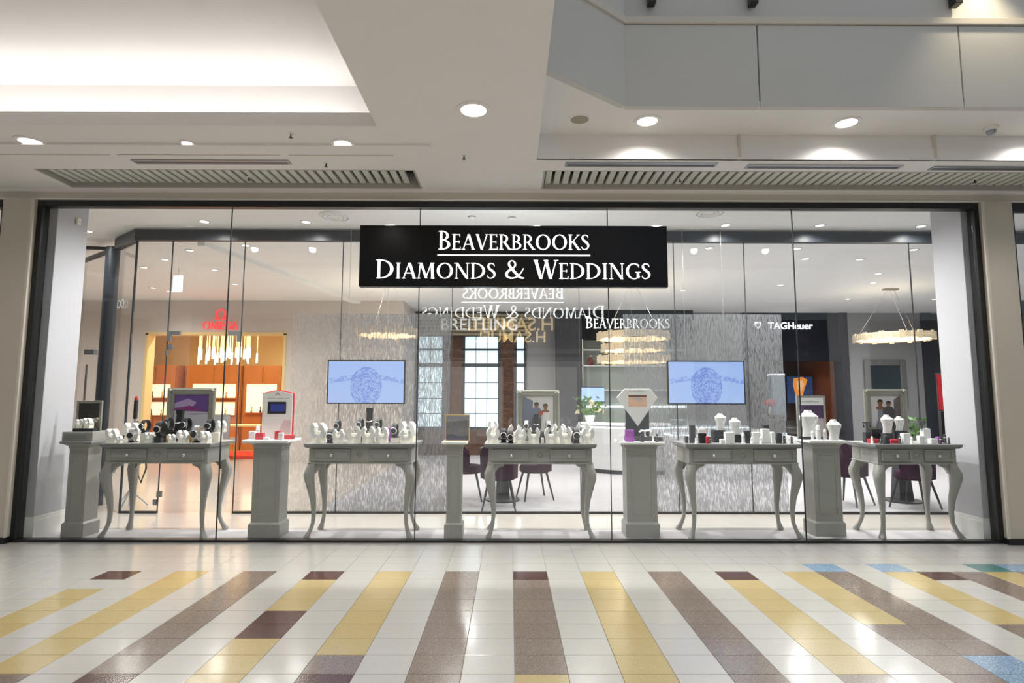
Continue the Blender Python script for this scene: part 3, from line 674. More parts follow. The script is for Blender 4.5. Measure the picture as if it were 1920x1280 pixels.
# ================================================================ FURNITURE IN THE WINDOW
def leg_mb(dx, dy):
    m = MB(); rs = []
    for z, o, r in ((.775, 0, .040), (.715, .014, .047), (.665, .026, .051), (.61, .026, .048), (.52, .012, .039), (.40, -.008, .029), (.27, -.018, .022), (.16, -.014, .0185), (.09, .004, .020), (.05, .022, .026), (.022, .034, .032), (0, .034, .027)):
        rs.append([(dx * o + r * (abs(cos(a)) ** .6) * (1 if cos(a) > 0 else -1), dy * o + r * (abs(sin(a)) ** .6) * (1 if sin(a) > 0 else -1), z) for a in [2 * pi * (j + .5) / 12 for j in range(12)]])
    m.rings(rs)
    # knee brackets running along the apron
    m.prism([(-dx * .03, .775), (-dx * .03, .66), (-dx * .045, .69), (-dx * .075, .725), (-dx * .125, .742), (-dx * .13, .775)], -.02, .02)
    return m
H = .97
def console_table(x0, x1, label, yc=6.235):
    cx = (x0 + x1) / 2; W = (x1 - x0) / 2; D = .27
    t = thing('console_table', label, 'table', (cx, yc, 0), group='grey cabriole-leg tables in the window')
    obj('table_top', MB().taper((-W + .02, W - .02, -D + .02, D - .02), (-W, W, -D, D), H - .045, H - .026).box(-W, W, -D, D, H - .026, H), TBL_TOP, t, bevel=.004)
    a, d = W - .045, D - .045
    obj('apron', B(-a, a, -d, d, .775, H - .045), TBL, t)
    obj('beading', MB().box(-a - .01, a + .01, -d - .01, d + .01, .762, .778), TBL, t, bevel=.005)
    hw = a * .46
    for s in (-1, 1):
        c = s * (a - .03 - hw / 1)
        c = s * (a - .035 - hw * .82)
        dw = obj('drawer', MB().box(c - hw * .80, c + hw * .80, -d - .006, -d, .797, H - .058), TBL, t)
        f = MB(); e = .014; xa, xb, za, zb = c - hw * .80, c + hw * .80, .797, H - .058
        f.box(xa, xb, -d - .020, -d - .006, za, za + e).box(xa, xb, -d - .020, -d - .006, zb - e, zb).box(xa, xa + e, -d - .020, -d - .006, za + e, zb - e).box(xb - e, xb, -d - .020, -d - .006, za + e, zb - e)
        obj('drawer_moulding', f, TBL, dw, bevel=.003)
        zk = (za + zb) / 2 - .005
        kn = MB().rings([[(c + r * cos(2 * pi * j / 14), y, zk + r * sin(2 * pi * j / 14)) for j in range(14)] for r, y in ((.008, -d - .006), (.007, -d - .018), (.015, -d - .026), (.017, -d - .034), (.010, -d - .042), (.001, -d - .044))])
        obj('knob', kn, STEEL, dw, True)
    ro = MB().rings([[(r * cos(2 * pi * j / 20), y, .855 + r * sin(2 * pi * j / 20)) for j in range(20)] for r, y in ((.03, -d), (.03, -d - .008), (.022, -d - .012), (.02, -d - .004), (.012, -d - .010), (.001, -d - .012))])
    obj('rosette', ro, TBL, t, True)
    for sx_ in (-1, 1):
        for sy_ in (-1, 1):
            l = cpart('leg%d%d' % (sx_, sy_), 'leg', lambda: leg_mb(sx_, sy_), TBL, t, True); l.location = (sx_ * (a - .034), sy_ * (d - .034), 0)
    return t
TBN = ['the table with the purple picture', 'the table under the left screen', 'the table with the wedding couple picture', 'the table under the right screen', 'the smallest table at far right']
console_table(-4.215, -3.075, 'grey cabriole-leg console table holding the purple picture frame')
console_table(-2.12, -.975, 'grey cabriole-leg console table below the left wall screen')
console_table(-.265, .895, 'grey cabriole-leg console table holding the framed wedding couple')
console_table(1.82, 3.035, 'grey cabriole-leg console table below the right wall screen', 6.26)
console_table(3.79, 4.70, 'smallest grey cabriole-leg console table at the right end', 6.27)

def plinth(x0, x1, y0, y1, label, h=.985, cap=.10, white=True, drawer=False):
    cx, cy = (x0 + x1) / 2, (y0 + y1) / 2; a, b = (x1 - x0) / 2, (y1 - y0) / 2
    t = thing('display_pedestal', label, 'pedestal', (cx, cy, 0), group='panelled grey pedestals in the window')
    obj('base', MB().box(-a, a, -b, b, 0, .135).taper((-a, a, -b, b), (-a + .018, a - .018, -b + .018, b - .018), .135, .155), TBL, t)
    sa, sb = a - .018, b - .018
    sh = MB().box(-sa, sa, -sb, sb, .155, h - .085); obj('shaft', sh, TBL, t)
    if sa > .06:
        pa = sa - min(.05, sa * .32); f = MB(); e = .012; z0, z1 = .22, h - .14
        f.box(-pa, pa, -sb - .007, -sb, z0, z0 + e).box(-pa, pa, -sb - .007, -sb, z1 - e, z1).box(-pa, -pa + e, -sb - .007, -sb, z0 + e, z1 - e).box(pa - e, pa, -sb - .007, -sb, z0 + e, z1 - e)
        obj('panel_moulding', f, TBL, t, bevel=.003)
    obj('crown', MB().taper((-sa, sa, -sb, sb), (-sa - .008, sa + .008, -sb - .008, sb + .008), h - .085, h - .07).box(-sa - .008, sa + .008, -sb - .008, sb + .008, h - .07, h - .055).taper((-sa - .008, sa + .008, -sb - .008, sb + .008), (-a - cap * .55, a + cap * .55, -b - cap * .35, b + cap * .35), h - .055, h - .028), TBL, t)
    ca, cb = a + cap, b + cap * .6
    obj('cap', B(-ca * .9, ca * .9, -cb, cb, h - .028, h), WHITEP if white else TBL_TOP, t, bevel=.006)
    if drawer:
        obj('top_box', B(-ca * .86, ca * .86, -cb + .02, cb - .02, h, h + .095), TBL, t, bevel=.004)
        obj('box_panel', B(-ca * .7, ca * .5, -cb + .014, -cb + .02, h + .025, h + .068), TBL_TOP, t)
    return t
HP = .985
plinth(-4.63, -4.40, 6.08, 6.32, 'grey pedestal at far left carrying a small mirror box', white=False, drawer=True, cap=.07)
plinth(-2.70, -2.375, 6.07, 6.33, 'grey pedestal with the red and white house-shaped card', h=1.0, cap=.105)
plinth(-.678, -.486, 6.07, 6.27, 'narrowest grey pedestal carrying the gold-edged photo', cap=.05)
plinth(1.21, 1.565, 6.11, 6.36, 'grey pedestal with the white diamond-shaped board', cap=.085)
plinth(3.215, 3.54, 6.17, 6.42, 'grey pedestal with two white busts before a header frame', h=1.0, cap=.06)

# ---------------------------------------------------------------- picture frames
def ornate_frame(x, y, z, wd, ht, label, picture, lean=.06, mw=.07, m=SILVER):
    t = thing('picture_frame', label, 'picture frame', (x, y, z))
    a = wd / 2
    f = MB(); prof = [(0, .0), (0, -.022), (.25, -.030), (.55, -.022), (.8, -.026), (1, -.012), (1, 0)]
    cs = [(-1, 0), (1, 0), (1, 1), (-1, 1)]
    rings = []
    for sx_, sz_ in cs:
        rings.append([(sx_ * (a - mw * u), v, (mw * u if sz_ == 0 else ht - mw * u)) for u, v in prof])
    f.rings(rings, closed=True); obj('moulding', f, m, t)
    for sx_, sz_ in cs:
        cx, cz = sx_ * (a - mw * .42), (mw * .42 if sz_ == 0 else ht - mw * .42)
        obj('corner_ornament', MB().rings([[(cx + r * cos(2 * pi * j / 12) * (1 + .25 * cos(8 * pi * j / 12)), yy, cz + r * sin(2 * pi * j / 12) * (1 + .25 * cos(8 * pi * j / 12))) for j in range(12)] for r, yy in ((mw * .33, -.02), (mw * .29, -.036), (mw * .15, -.042), (.001, -.04))]), m, t, True)
    obj('backing', B(-a + .01, a - .01, 0, .012, .01, ht - .01), BLK, t)
    obj('strut', MB().add([(-.03, .012, ht * .7), (.03, .012, ht * .7), (.03, .055, 0), (-.03, .055, 0), (-.03, .020, ht * .7), (.03, .020, ht * .7), (.03, .063, 0), (-.03, .063, 0)], [(0, 1, 2, 3), (7, 6, 5, 4), (0, 4, 5, 1), (1, 5, 6, 2), (2, 6, 7, 3), (3, 7, 4, 0)]), BLK, t)
    ia, iz0, iz1 = a - mw, mw, ht - mw
    picture(t, ia, iz0, iz1)
    return t
def flat(name, poly, y, m, parent): return obj(name, MB().prism(poly, y, y + .0012), m, parent)
def prt(n, c): return mat('print_' + n, c, .45, noise=.08, scale=25)
def pic_purple(t, a, z0, z1):
    h = z1 - z0
    p = obj('picture', B(-a, a, -.004, 0, z0, z1), prt('snow', (.66, .62, .70)), t)
    flat('print_sky', [(-a, z0 + h * .60), (a, z0 + h * .55), (a, z1), (-a, z1)], -.0055, prt('violet', (.16, .08, .30)), p)
    flat('print_cloud', [(-a, z0 + h * .78), (-a * .2, z0 + h * .90), (a * .3, z0 + h * .80), (a * .1, z0 + h * .70), (-a * .5, z0 + h * .68), (-a, z0 + h * .66)], -.007, prt('lilac', (.48, .36, .62)), p)
    flat('print_hill', [(-a, z0 + h * .63), (-a * .1, z0 + h * .72), (a * .5, z0 + h * .60), (a * .1, z0 + h * .57), (-a, z0 + h * .59)], -.0085, prt('magenta', (.30, .05, .24)), p)
    flat('print_ridge', [(-a * .4, z0 + h * .50), (a, z0 + h * .53), (a, z0 + h * .50), (a * .2, z0 + h * .475)], -.007, prt('grey_lilac', (.42, .38, .48)), p)
def figure(p, cx, zb, hh, skin, hair, top, bottom, y=-.0065, dress=False):
    s = hh
    if dress: flat('print_dress', [(cx - 0.072 * s, zb + .72 * s), (cx + 0.116 * s, zb + .74 * s), (cx + 0.160 * s, zb + .4 * s), (cx + 0.246 * s, zb), (cx - 0.203 * s, zb), (cx - 0.087 * s, zb + .4 * s)], y, top, p)
    else:
        flat('print_trousers', [(cx - 0.145 * s, zb), (cx - 0.029 * s, zb), (cx, zb + .3 * s), (cx + 0.043 * s, zb), (cx + 0.160 * s, zb), (cx + 0.145 * s, zb + .48 * s), (cx - 0.145 * s, zb + .48 * s)], y, bottom, p)
        flat('print_jacket', [(cx - 0.160 * s, zb + .45 * s), (cx + 0.160 * s, zb + .45 * s), (cx + 0.189 * s, zb + .68 * s), (cx + 0.102 * s, zb + .80 * s), (cx - 0.102 * s, zb + .80 * s), (cx - 0.203 * s, zb + .68 * s)], y - .001, top, p)
    flat('print_neck', [(cx - .045 * s, zb + .84 * s), (cx + .045 * s, zb + .84 * s), (cx + .05 * s, zb + .78 * s), (cx + .13 * s, zb + .74 * s), (cx + .12 * s, zb + .68 * s), (cx - .12 * s, zb + .68 * s), (cx - .13 * s, zb + .74 * s), (cx - .05 * s, zb + .78 * s)], y - (.0005 if dress else -.0004), skin if dress else top, p)
    flat('print_face', [(cx + 0.080 * s * cos(k * pi / 5), zb + .885 * s + .075 * s * sin(k * pi / 5)) for k in range(10)], y - .002, skin, p)
    flat('print_hair', [(cx + 0.087 * s * cos(k * pi / 6), zb + .91 * s + .075 * s * sin(k * pi / 6)) for k in range(7)], y - .003, hair, p)
SKIN, HAIR = prt('skin', (.25, .105, .06)), prt('hair', (.025, .018, .015))
def pic_couple(t, a, z0, z1):
    h = z1 - z0
    p = obj('picture', B(-a, a, -.004, 0, z0, z1), prt('pale_room', (.70, .67, .66)), t)
    flat('print_curtain', [(-a, z0), (-a * .45, z0), (-a * .35, z1 - h * .12), (-a, z1)], -.0055, prt('blue_grey', (.16, .18, .25)), p)
    flat('print_floor', [(-a, z0), (a, z0), (a, z0 + h * .10), (-a, z0 + h * .22)], -.0058, prt('dark_floor', (.09, .075, .07)), p)
    figure(p, -a * .12, z0 + h * .08, h * .78, SKIN, HAIR, prt('slate_jacket', (.17, .19, .26)), prt('grey_trousers', (.07, .075, .09)))
    figure(p, a * .48, z0 + h * .06, h * .76, SKIN, HAIR, prt('ivory_dress', (.84, .80, .77)), None, -.0075, True)
    flat('print_bouquet', [(a * .18 + .028 * cos(k * pi / 4), z0 + h * .56 + .026 * sin(k * pi / 4)) for k in range(8)], -.012, prt('orange_flowers', (.45, .10, .03)), p)
def pic_party(t, a, z0, z1):
    h = z1 - z0
    p = obj('picture', B(-a, a, -.004, 0, z0, z1), prt('hazy_sky', (.66, .63, .65)), t)
    flat('print_wood', [(a * .55, z0), (a, z0), (a, z1), (a * .6, z1 - h * .1)], -.0055, prt('brown_wall', (.16, .12, .12)), p)
    flat('print_ground', [(-a, z0), (a, z0), (a, z0 + h * .14), (-a, z0 + h * .2)], -.0058, prt('sand', (.45, .33, .22)), p)
    figure(p, -a * .35, z0 + h * .06, h * .86, SKIN, HAIR, prt('grey_dress', (.24, .26, .31)), None, -.0068, True)
    figure(p, a * .22, z0 + h * .06, h * .82, SKIN, HAIR, prt('dark_suit', (.08, .075, .08)), prt('dark_suit2', (.05, .05, .055)), -.0072)
ornate_frame(-3.545, 6.43, H, .53, .575, 'silver ornate frame with a purple and white landscape picture', pic_purple, mw=.075)
ornate_frame(.315, 6.43, H, .475, .56, 'silver ornate frame with a picture of a wedding couple', pic_couple, mw=.07)
ornate_frame(4.215, 6.46, H, .48, .58, 'silver ornate frame with a picture of two people, on the smallest table', pic_party, mw=.075)

# ---------------------------------------------------------------- jewellery stands
def cuff_stand(t, s):
    cpart('cuffbase%.2f' % s, 'base', lambda: MB().taper((-.050 * s, .050 * s, -.045 * s, .045 * s), (-.046 * s, .046 * s, -.012 * s, .045 * s), 0, .085 * s), CREAM, t)
    def ring():
        pts = [(.045 * s * sin(a) * 1.0, -.018 * s + .018 * s * cos(a), .092 * s - .052 * s * cos(a)) for a in [R(-150 + 300 * k / 14) for k in range(15)]]
        m = MB(); rs = []
        for p in pts: rs.append([(p[0] + dx * s, p[1] + dy * s, p[2] + dz * s) for dx, dy, dz in ((-.016, -.012, -.012), (.016, -.012, .012), (.016, .022, .012), (-.016, .022, -.012))])
        for i, p in enumerate(pts):
            n = Vector((p[0], 0, p[2] - .092 * s)).normalized()
            rs[i] = [(p[0] + n.x * o * s, p[1] + q * s, p[2] + n.z * o * s) for o, q in ((-.019, -.026), (.017, -.03), (.017, .036), (-.019, .036))]
        return m.rings(rs)
    cpart('cuffring%.2f' % s, 'collar', ring, WHITEP, t, True)
def watch(t, s, strap):
    """wristwatch standing on a C-spring with the dial to the front"""
    def band():
        m = MB(); rs = []
        for k in range(20):
            a = R(-90 + 18 * k)
            rs.append([(x, -(.0 + .030 * s * cos(a)) + q * cos(a) * -1, .051 * s + .042 * s * sin(a) + q * sin(a)) for x, q in ((-.017 * s, 0), (.017 * s, 0), (.017 * s, .007 * s), (-.017 * s, .007 * s))])
        return m.rings(rs, closed=True)
    cpart('wband%.2f' % s, 'strap', band, strap, t)
    cpart('wcase%.2f' % s, 'case', lambda: MB().rings([[(r * cos(2 * pi * j / 16), y, .05 * s + r * sin(2 * pi * j / 16)) for j in range(16)] for r, y in ((.023 * s, -.031 * s), (.024 * s, -.042 * s), (.020 * s, -.046 * s))]), STEEL, t, True)
    cpart('wdial%.2f' % s, 'dial', lambda: MB().rings([[(r * cos(2 * pi * j / 16), y, .05 * s + r * sin(2 * pi * j / 16)) for j in range(16)] for r, y in ((.0195 * s, -.0455 * s), (.0195 * s, -.0475 * s))]), BLK, t)
    cpart('wfoot%.2f' % s, 'foot', lambda: B(-.022 * s, .022 * s, -.02 * s, .03 * s, 0, .006 * s), BLK, t)
def bust(t, s):
    def body():
        prof = [(.0, .050, .028), (.02, .048, .028), (.06, .050, .026), (.10, .058, .028), (.135, .072, .032), (.158, .074, .034), (.175, .055, .032), (.188, .036, .028), (.20, .028, .025), (.208, .026, .024)]
        return MB().rings([[(rx * s * cos(2 * pi * j / 20), ry * s * sin(2 * pi * j / 20) - (.01 if .05 < z < .17 else 0) * s, z * s) for j in range(20)] for z, rx, ry in prof])
    cpart('bust%.2f' % s, 'bust', body, WHITEP, t, True)
    def chain():
        pts = [(.040 * s * cos(R(180 + 15 * k)), -.040 * s - .004 * s, .165 * s + .075 * s * sin(R(180 + 15 * k)) * 1.0) for k in range(13)]
        return MB().tube(pts, .0016 * s, 5)
    cpart('chain%.2f' % s, 'necklace', chain, STEEL, t)
def tower(t, s):
    cpart('tower%.2f' % s, 'column', lambda: MB().taper((-.03 * s, .03 * s, -.03 * s, .03 * s), (-.026 * s, .026 * s, -.005 * s, .03 * s), 0, .17 * s).box(-.03 * s, .03 * s, -.015 * s, .03 * s, .17 * s, .21 * s), BLK, t)
    cpart('towerw%.2f' % s, 'bracelet', lambda: MB().tube([(.028 * s * cos(2 * pi * j / 14), -.012 * s + .03 * s * sin(2 * pi * j / 14), .09 * s + .012 * s * sin(2 * pi * j / 14)) for j in range(14)], .006 * s, 6, True), STEEL, t, True)
def ring_post(t, s, m):
    cpart('rpost%.2f' % s, 'post', lambda: MB().lathe([(.018 * s, 0), (.018 * s, .004), (.013 * s, .01), (.012 * s, .07 * s), (.008 * s, .082 * s), (.001, .086 * s)], 14), m, t, True)
    cpart('rring%.2f' % s, 'ring', lambda: MB().tube([(.0125 * s * cos(2 * pi * j / 14), .0125 * s * sin(2 * pi * j / 14), .055 * s) for j in range(14)], .0028 * s, 6, True), STEEL, t, True)
def tee(t, s):
    cpart('tee%.2f' % s, 'stand', lambda: MB().box(-.014 * s, .014 * s, -.012 * s, .012 * s, 0, .10 * s).box(-.05 * s, .05 * s, -.008 * s, .008 * s, .10 * s, .118 * s).box(-.03 * s, .03 * s, -.025 * s, .025 * s, 0, .008 * s), STEEL, t)
    for q in (-1, 1): cpart('drop%.2f%d' % (s, q), 'earring', lambda: MB().lathe([(.001, .05 * s), (.009 * s, .058 * s), (.006 * s, .08 * s), (.001, .10 * s)], 10, cx=q * .036 * s, cy=-.012 * s), BLK, t, True)
def easel_card(t, w_, h_, m, m2=None):
    obj('card', MB().add([(-w_ / 2, -.012, 0), (w_ / 2, -.012, 0), (w_ / 2, .014, h_), (-w_ / 2, .014, h_), (-w_ / 2, -.008, 0), (w_ / 2, -.008, 0), (w_ / 2, .018, h_), (-w_ / 2, .018, h_)], [(0, 1, 2, 3), (7, 6, 5, 4), (0, 4, 5, 1), (1, 5, 6, 2), (2, 6, 7, 3), (3, 7, 4, 0)]), m, t)
    obj('foot', B(-w_ / 2, w_ / 2, -.012, .03, 0, .004), m2 or m, t)
def riser(t, w_, d_, h_, m, legs=False):
    if legs:
        obj('shelf', B(-w_ / 2, w_ / 2, -d_ / 2, d_ / 2, h_ - .012, h_), m, t); obj('leg', B(-w_ * .28, -w_ * .12, -d_ / 2 + .01, d_ / 2 - .01, 0, h_ - .012), m, t); obj('leg', B(w_ * .28, w_ * .38, -d_ / 2 + .01, d_ / 2 - .01, 0, h_ - .012), m, t)
    else:
        obj('block', B(-w_ / 2, w_ / 2, -d_ / 2, d_ / 2, 0, h_ - .004), m, t, bevel=.003); obj('lid', B(-w_ / 2 + .003, w_ / 2 - .003, -d_ / 2 + .003, d_ / 2 - .003, h_ - .004, h_), m, t)

_items = []
KIND = {'cuff': ('cuff_stand', 'cream C-shaped cuff stand', 'display stand'), 'watchb': ('wristwatch', 'dark-strapped wristwatch', 'watch'), 'watchs': ('wristwatch', 'steel wristwatch', 'watch'),
        'bust': ('necklace_bust', 'white necklace bust', 'bust'), 'tower': ('bracelet_tower', 'tall black bracelet tower', 'display stand'), 'rpostb': ('ring_post', 'dark ring post', 'ring stand'), 'rpostw': ('ring_post', 'white ring post', 'ring stand'),
        'tee': ('earring_stand', 'steel T-shaped earring stand', 'earring stand'), 'blk': ('riser_block', 'black display block', 'block'), 'wht': ('riser_block', 'white display block', 'block'), 'crm': ('riser_block', 'cream display block', 'block'),
        'gry': ('riser_block', 'charcoal display block', 'block'), 'red': ('jewellery_tray', 'red velvet tray', 'tray'), 'pur': ('gift_box', 'purple gift box', 'box'), 'tan': ('gift_box', 'tan gift box', 'box'), 'shelf': ('riser_shelf', 'black two-legged riser shelf', 'riser')}
def put(table, kind, x, y, z, s=1.0, dim=None):
    _items.append([table, kind, x, y, z, s, dim])
put(0, 'cuff', -4.139, 6.060, 0.970, 0.95, None)
put(0, 'watchs', -3.974, 6.116, 0.970, 1.50, None)
put(0, 'cuff', -4.075, 6.269, 0.970, 1.30, None)
put(0, 'crm', -3.809, 6.120, 0.970, 1.00, (0.13, 0.08, 0.1))
put(0, 'watchb', -3.849, 6.120, 1.070, 1.35, None)
put(0, 'cuff', -3.742, 6.033, 0.970, 0.72, None)
put(0, 'gry', -3.656, 6.060, 0.970, 1.00, (0.07, 0.07, 0.06))
put(0, 'watchb', -3.651, 6.060, 1.030, 1.60, None)
put(0, 'blk', -3.580, 6.220, 0.970, 1.00, (0.18, 0.1, 0.11))
put(0, 'watchb', -3.666, 6.220, 1.080, 1.40, None)
put(0, 'tower', -3.553, 6.220, 1.080, 1.10, None)
put(0, 'watchb', -3.471, 6.220, 1.080, 1.40, None)
put(0, 'tan', -3.589, 6.100, 0.970, 1.00, (0.03, 0.05, 0.08))
put(0, 'cuff', -3.516, 6.040, 0.970, 0.60, None)
put(0, 'cuff', -3.405, 6.050, 0.970, 0.85, None)
put(0, 'tan', -3.377, 6.140, 0.970, 1.00, (0.05, 0.05, 0.08))
put(0, 'watchs', -3.283, 6.120, 0.970, 1.80, None)
put(0, 'cuff', -3.161, 6.040, 0.970, 0.80, None)
put(0, 'crm', -3.150, 6.200, 0.970, 1.00, (0.12, 0.09, 0.1))
put(0, 'watchb', -3.197, 6.180, 1.070, 1.40, None)
put(0, 'cuff', -3.106, 6.240, 1.070, 0.80, None)
put(0, 'cuff', -4.043, 6.018, 0.970, 0.50, None)
put(1, 'cuff', -2.014, 6.140, 0.970, 1.35, None)
put(1, 'watchb', -1.887, 6.080, 0.970, 1.40, None)
put(1, 'cuff', -1.786, 6.048, 0.970, 0.95, None)
put(1, 'crm', -1.844, 6.220, 0.970, 1.00, (0.09, 0.09, 0.11))
put(1, 'watchb', -1.849, 6.220, 1.080, 1.20, None)
put(1, 'shelf', -1.516, 6.260, 0.970, 1.00, (0.29, 0.11, 0.125))
put(1, 'tower', -1.526, 6.280, 1.095, 1.12, None)
put(1, 'watchb', -1.609, 6.240, 1.095, 1.20, None)
put(1, 'watchb', -1.413, 6.240, 1.095, 1.20, None)
put(1, 'cuff', -1.631, 6.061, 0.970, 1.15, None)
put(1, 'cuff', -1.479, 6.061, 0.970, 1.15, None)
put(1, 'cuff', -1.332, 6.058, 0.970, 1.10, None)
put(1, 'pur', -1.262, 6.260, 0.970, 1.00, (0.09, 0.05, 0.15))
put(1, 'crm', -1.219, 6.152, 0.970, 1.00, (0.08, 0.08, 0.05))
put(1, 'watchb', -1.219, 6.152, 1.020, 1.50, None)
put(1, 'cuff', -1.090, 6.048, 0.970, 0.95, None)
put(1, 'cuff', -1.083, 6.200, 0.970, 1.45, None)
put(2, 'crm', -0.178, 6.240, 0.970, 1.00, (0.08, 0.08, 0.1))
put(2, 'cuff', -0.178, 6.240, 1.070, 0.85, None)
put(2, 'cuff', -0.180, 6.100, 0.970, 1.10, None)
put(2, 'watchb', -0.067, 6.180, 0.970, 1.50, None)
put(2, 'watchb', 0.009, 6.079, 0.970, 1.30, None)
put(2, 'cuff', 0.055, 6.221, 0.970, 1.25, None)
put(2, 'cuff', 0.111, 6.051, 0.970, 1.00, None)
put(2, 'shelf', 0.296, 6.280, 0.970, 1.00, (0.3, 0.11, 0.11))
put(2, 'tower', 0.285, 6.290, 1.080, 0.90, None)
put(2, 'watchs', 0.180, 6.260, 1.080, 1.20, None)
put(2, 'watchs', 0.411, 6.260, 1.080, 1.20, None)
put(2, 'cuff', 0.250, 6.058, 0.970, 1.10, None)
put(2, 'cuff', 0.428, 6.058, 0.970, 1.10, None)
put(2, 'wht', 0.339, 6.020, 0.970, 1.00, (0.03, 0.04, 0.06))
put(2, 'blk', 0.345, 6.141, 0.970, 1.00, (0.07, 0.06, 0.11))
put(2, 'cuff', 0.534, 6.260, 0.970, 1.30, None)
put(2, 'cuff', 0.581, 6.061, 0.970, 1.15, None)
put(2, 'watchb', 0.663, 6.300, 0.970, 1.60, None)
put(2, 'watchb', 0.700, 6.110, 0.970, 1.60, None)
put(2, 'cuff', 0.794, 6.270, 0.970, 1.35, None)
put(2, 'cuff', 0.813, 6.080, 0.970, 1.05, None)
put(3, 'gry', 1.880, 6.160, 0.970, 1.00, (0.03, 0.04, 0.07))
put(3, 'gry', 1.943, 6.160, 0.970, 1.00, (0.055, 0.05, 0.19))
put(3, 'blk', 2.038, 6.127, 0.970, 1.00, (0.07, 0.06, 0.105))
put(3, 'wht', 2.032, 6.127, 1.075, 1.00, (0.075, 0.06, 0.045))
put(3, 'red', 2.075, 6.073, 0.970, 1.00, (0.03, 0.04, 0.075))
put(3, 'rpostw', 1.942, 6.050, 0.970, 0.70, None)
put(3, 'rpostb', 2.117, 6.120, 0.970, 0.80, None)
put(3, 'blk', 2.265, 6.280, 0.970, 1.00, (0.13, 0.1, 0.13))
put(3, 'bust', 2.288, 6.280, 1.100, 0.86, None)
put(3, 'wht', 2.305, 6.080, 0.970, 1.00, (0.095, 0.06, 0.12))
put(3, 'blk', 2.458, 6.240, 0.970, 1.00, (0.1, 0.09, 0.085))
put(3, 'bust', 2.429, 6.240, 1.055, 0.86, None)
put(3, 'wht', 2.214, 6.035, 0.970, 1.00, (0.045, 0.05, 0.05))
put(3, 'gry', 2.523, 6.160, 0.970, 1.00, (0.05, 0.05, 0.13))
put(3, 'rpostw', 2.467, 6.120, 0.970, 1.30, None)
put(3, 'wht', 2.611, 6.140, 0.970, 1.00, (0.08, 0.06, 0.115))
put(3, 'rpostw', 2.528, 6.050, 0.970, 0.80, None)
put(3, 'wht', 2.718, 6.160, 0.970, 1.00, (0.075, 0.06, 0.15))
put(3, 'gry', 2.790, 6.300, 0.970, 1.00, (0.06, 0.05, 0.19))
put(3, 'wht', 2.777, 6.120, 0.970, 1.00, (0.035, 0.05, 0.12))
put(3, 'rpostw', 2.619, 6.040, 0.970, 0.90, None)
put(3, 'gry', 2.846, 6.120, 0.970, 1.00, (0.05, 0.05, 0.11))
put(3, 'rpostb', 2.895, 6.100, 0.970, 1.00, None)
put(3, 'rpostw', 2.932, 6.080, 0.970, 0.75, None)
put(3, 'rpostb', 2.982, 6.120, 0.970, 0.90, None)
put(4, 'gry', 3.879, 6.280, 0.970, 1.00, (0.055, 0.06, 0.11))
put(4, 'tee', 3.879, 6.280, 1.080, 0.95, None)
put(4, 'rpostw', 3.822, 6.100, 0.970, 0.90, None)
put(4, 'red', 3.893, 6.200, 0.970, 1.00, (0.09, 0.07, 0.045))
put(4, 'blk', 4.022, 6.357, 0.970, 1.00, (0.12, 0.07, 0.14))
put(4, 'bust', 4.107, 6.283, 1.070, 0.95, None)
put(4, 'gry', 4.088, 6.263, 0.970, 1.00, (0.085, 0.08, 0.1))
put(4, 'red', 4.082, 6.159, 0.970, 1.00, (0.1, 0.07, 0.04))
put(4, 'gry', 3.958, 6.080, 0.970, 1.00, (0.05, 0.05, 0.085))
put(4, 'rpostb', 3.895, 6.070, 0.970, 0.80, None)
put(4, 'gry', 4.253, 6.300, 0.970, 1.00, (0.12, 0.08, 0.125))
put(4, 'bust', 4.253, 6.300, 1.095, 0.75, None)
put(4, 'wht', 4.180, 6.106, 0.970, 1.00, (0.075, 0.06, 0.11))
put(4, 'rpostb', 4.114, 6.101, 0.970, 1.00, None)
put(4, 'rpostw', 4.209, 6.054, 0.970, 0.90, None)
put(4, 'wht', 4.461, 6.200, 0.970, 1.00, (0.075, 0.06, 0.155))
put(4, 'tee', 4.426, 6.200, 1.125, 0.72, None)
put(4, 'wht', 4.324, 6.080, 0.970, 1.00, (0.06, 0.05, 0.085))
put(4, 'wht', 4.462, 6.100, 0.970, 1.00, (0.07, 0.06, 0.055))
put(4, 'pur', 4.563, 6.160, 0.970, 1.00, (0.03, 0.04, 0.07))
put(4, 'rpostb', 4.532, 6.080, 0.970, 0.90, None)
put(4, 'rpostb', 4.622, 6.140, 0.970, 1.15, None)
put(4, 'rpostb', 4.617, 6.080, 0.970, 0.80, None)
put(5, 'blk', -4.495, 6.140, 1.080, 1.00, (0.21, 0.08, 0.035))
put(5, 'cuff', -4.546, 6.130, 1.115, 0.62, None)
put(5, 'cuff', -4.457, 6.130, 1.115, 0.70, None)
put(6, 'wht', -2.732, 6.160, 1.000, 1.00, (0.06, 0.06, 0.085))
put(6, 'red', -2.635, 6.120, 1.000, 1.00, (0.08, 0.06, 0.07))
put(6, 'rpostw', -2.710, 6.228, 1.000, 1.70, None)
put(6, 'red', -2.450, 6.120, 1.000, 1.00, (0.05, 0.05, 0.09))
put(6, 'wht', -2.392, 6.060, 1.000, 1.00, (0.05, 0.04, 0.075))
put(6, 'red', -2.352, 6.160, 1.000, 1.00, (0.11, 0.06, 0.045))
put(6, 'wht', -2.542, 6.060, 1.000, 1.00, (0.06, 0.04, 0.03))
put(7, 'pur', 1.264, 6.120, 0.985, 1.00, (0.095, 0.03, 0.125))
put(7, 'gry', 1.447, 6.195, 0.985, 1.00, (0.22, 0.08, 0.05))
put(7, 'gry', 1.397, 6.110, 0.985, 1.00, (0.04, 0.04, 0.075))
put(7, 'gry', 1.590, 6.160, 0.985, 1.00, (0.06, 0.05, 0.045))
put(7, 'rpostb', 1.551, 6.100, 0.985, 1.00, None)
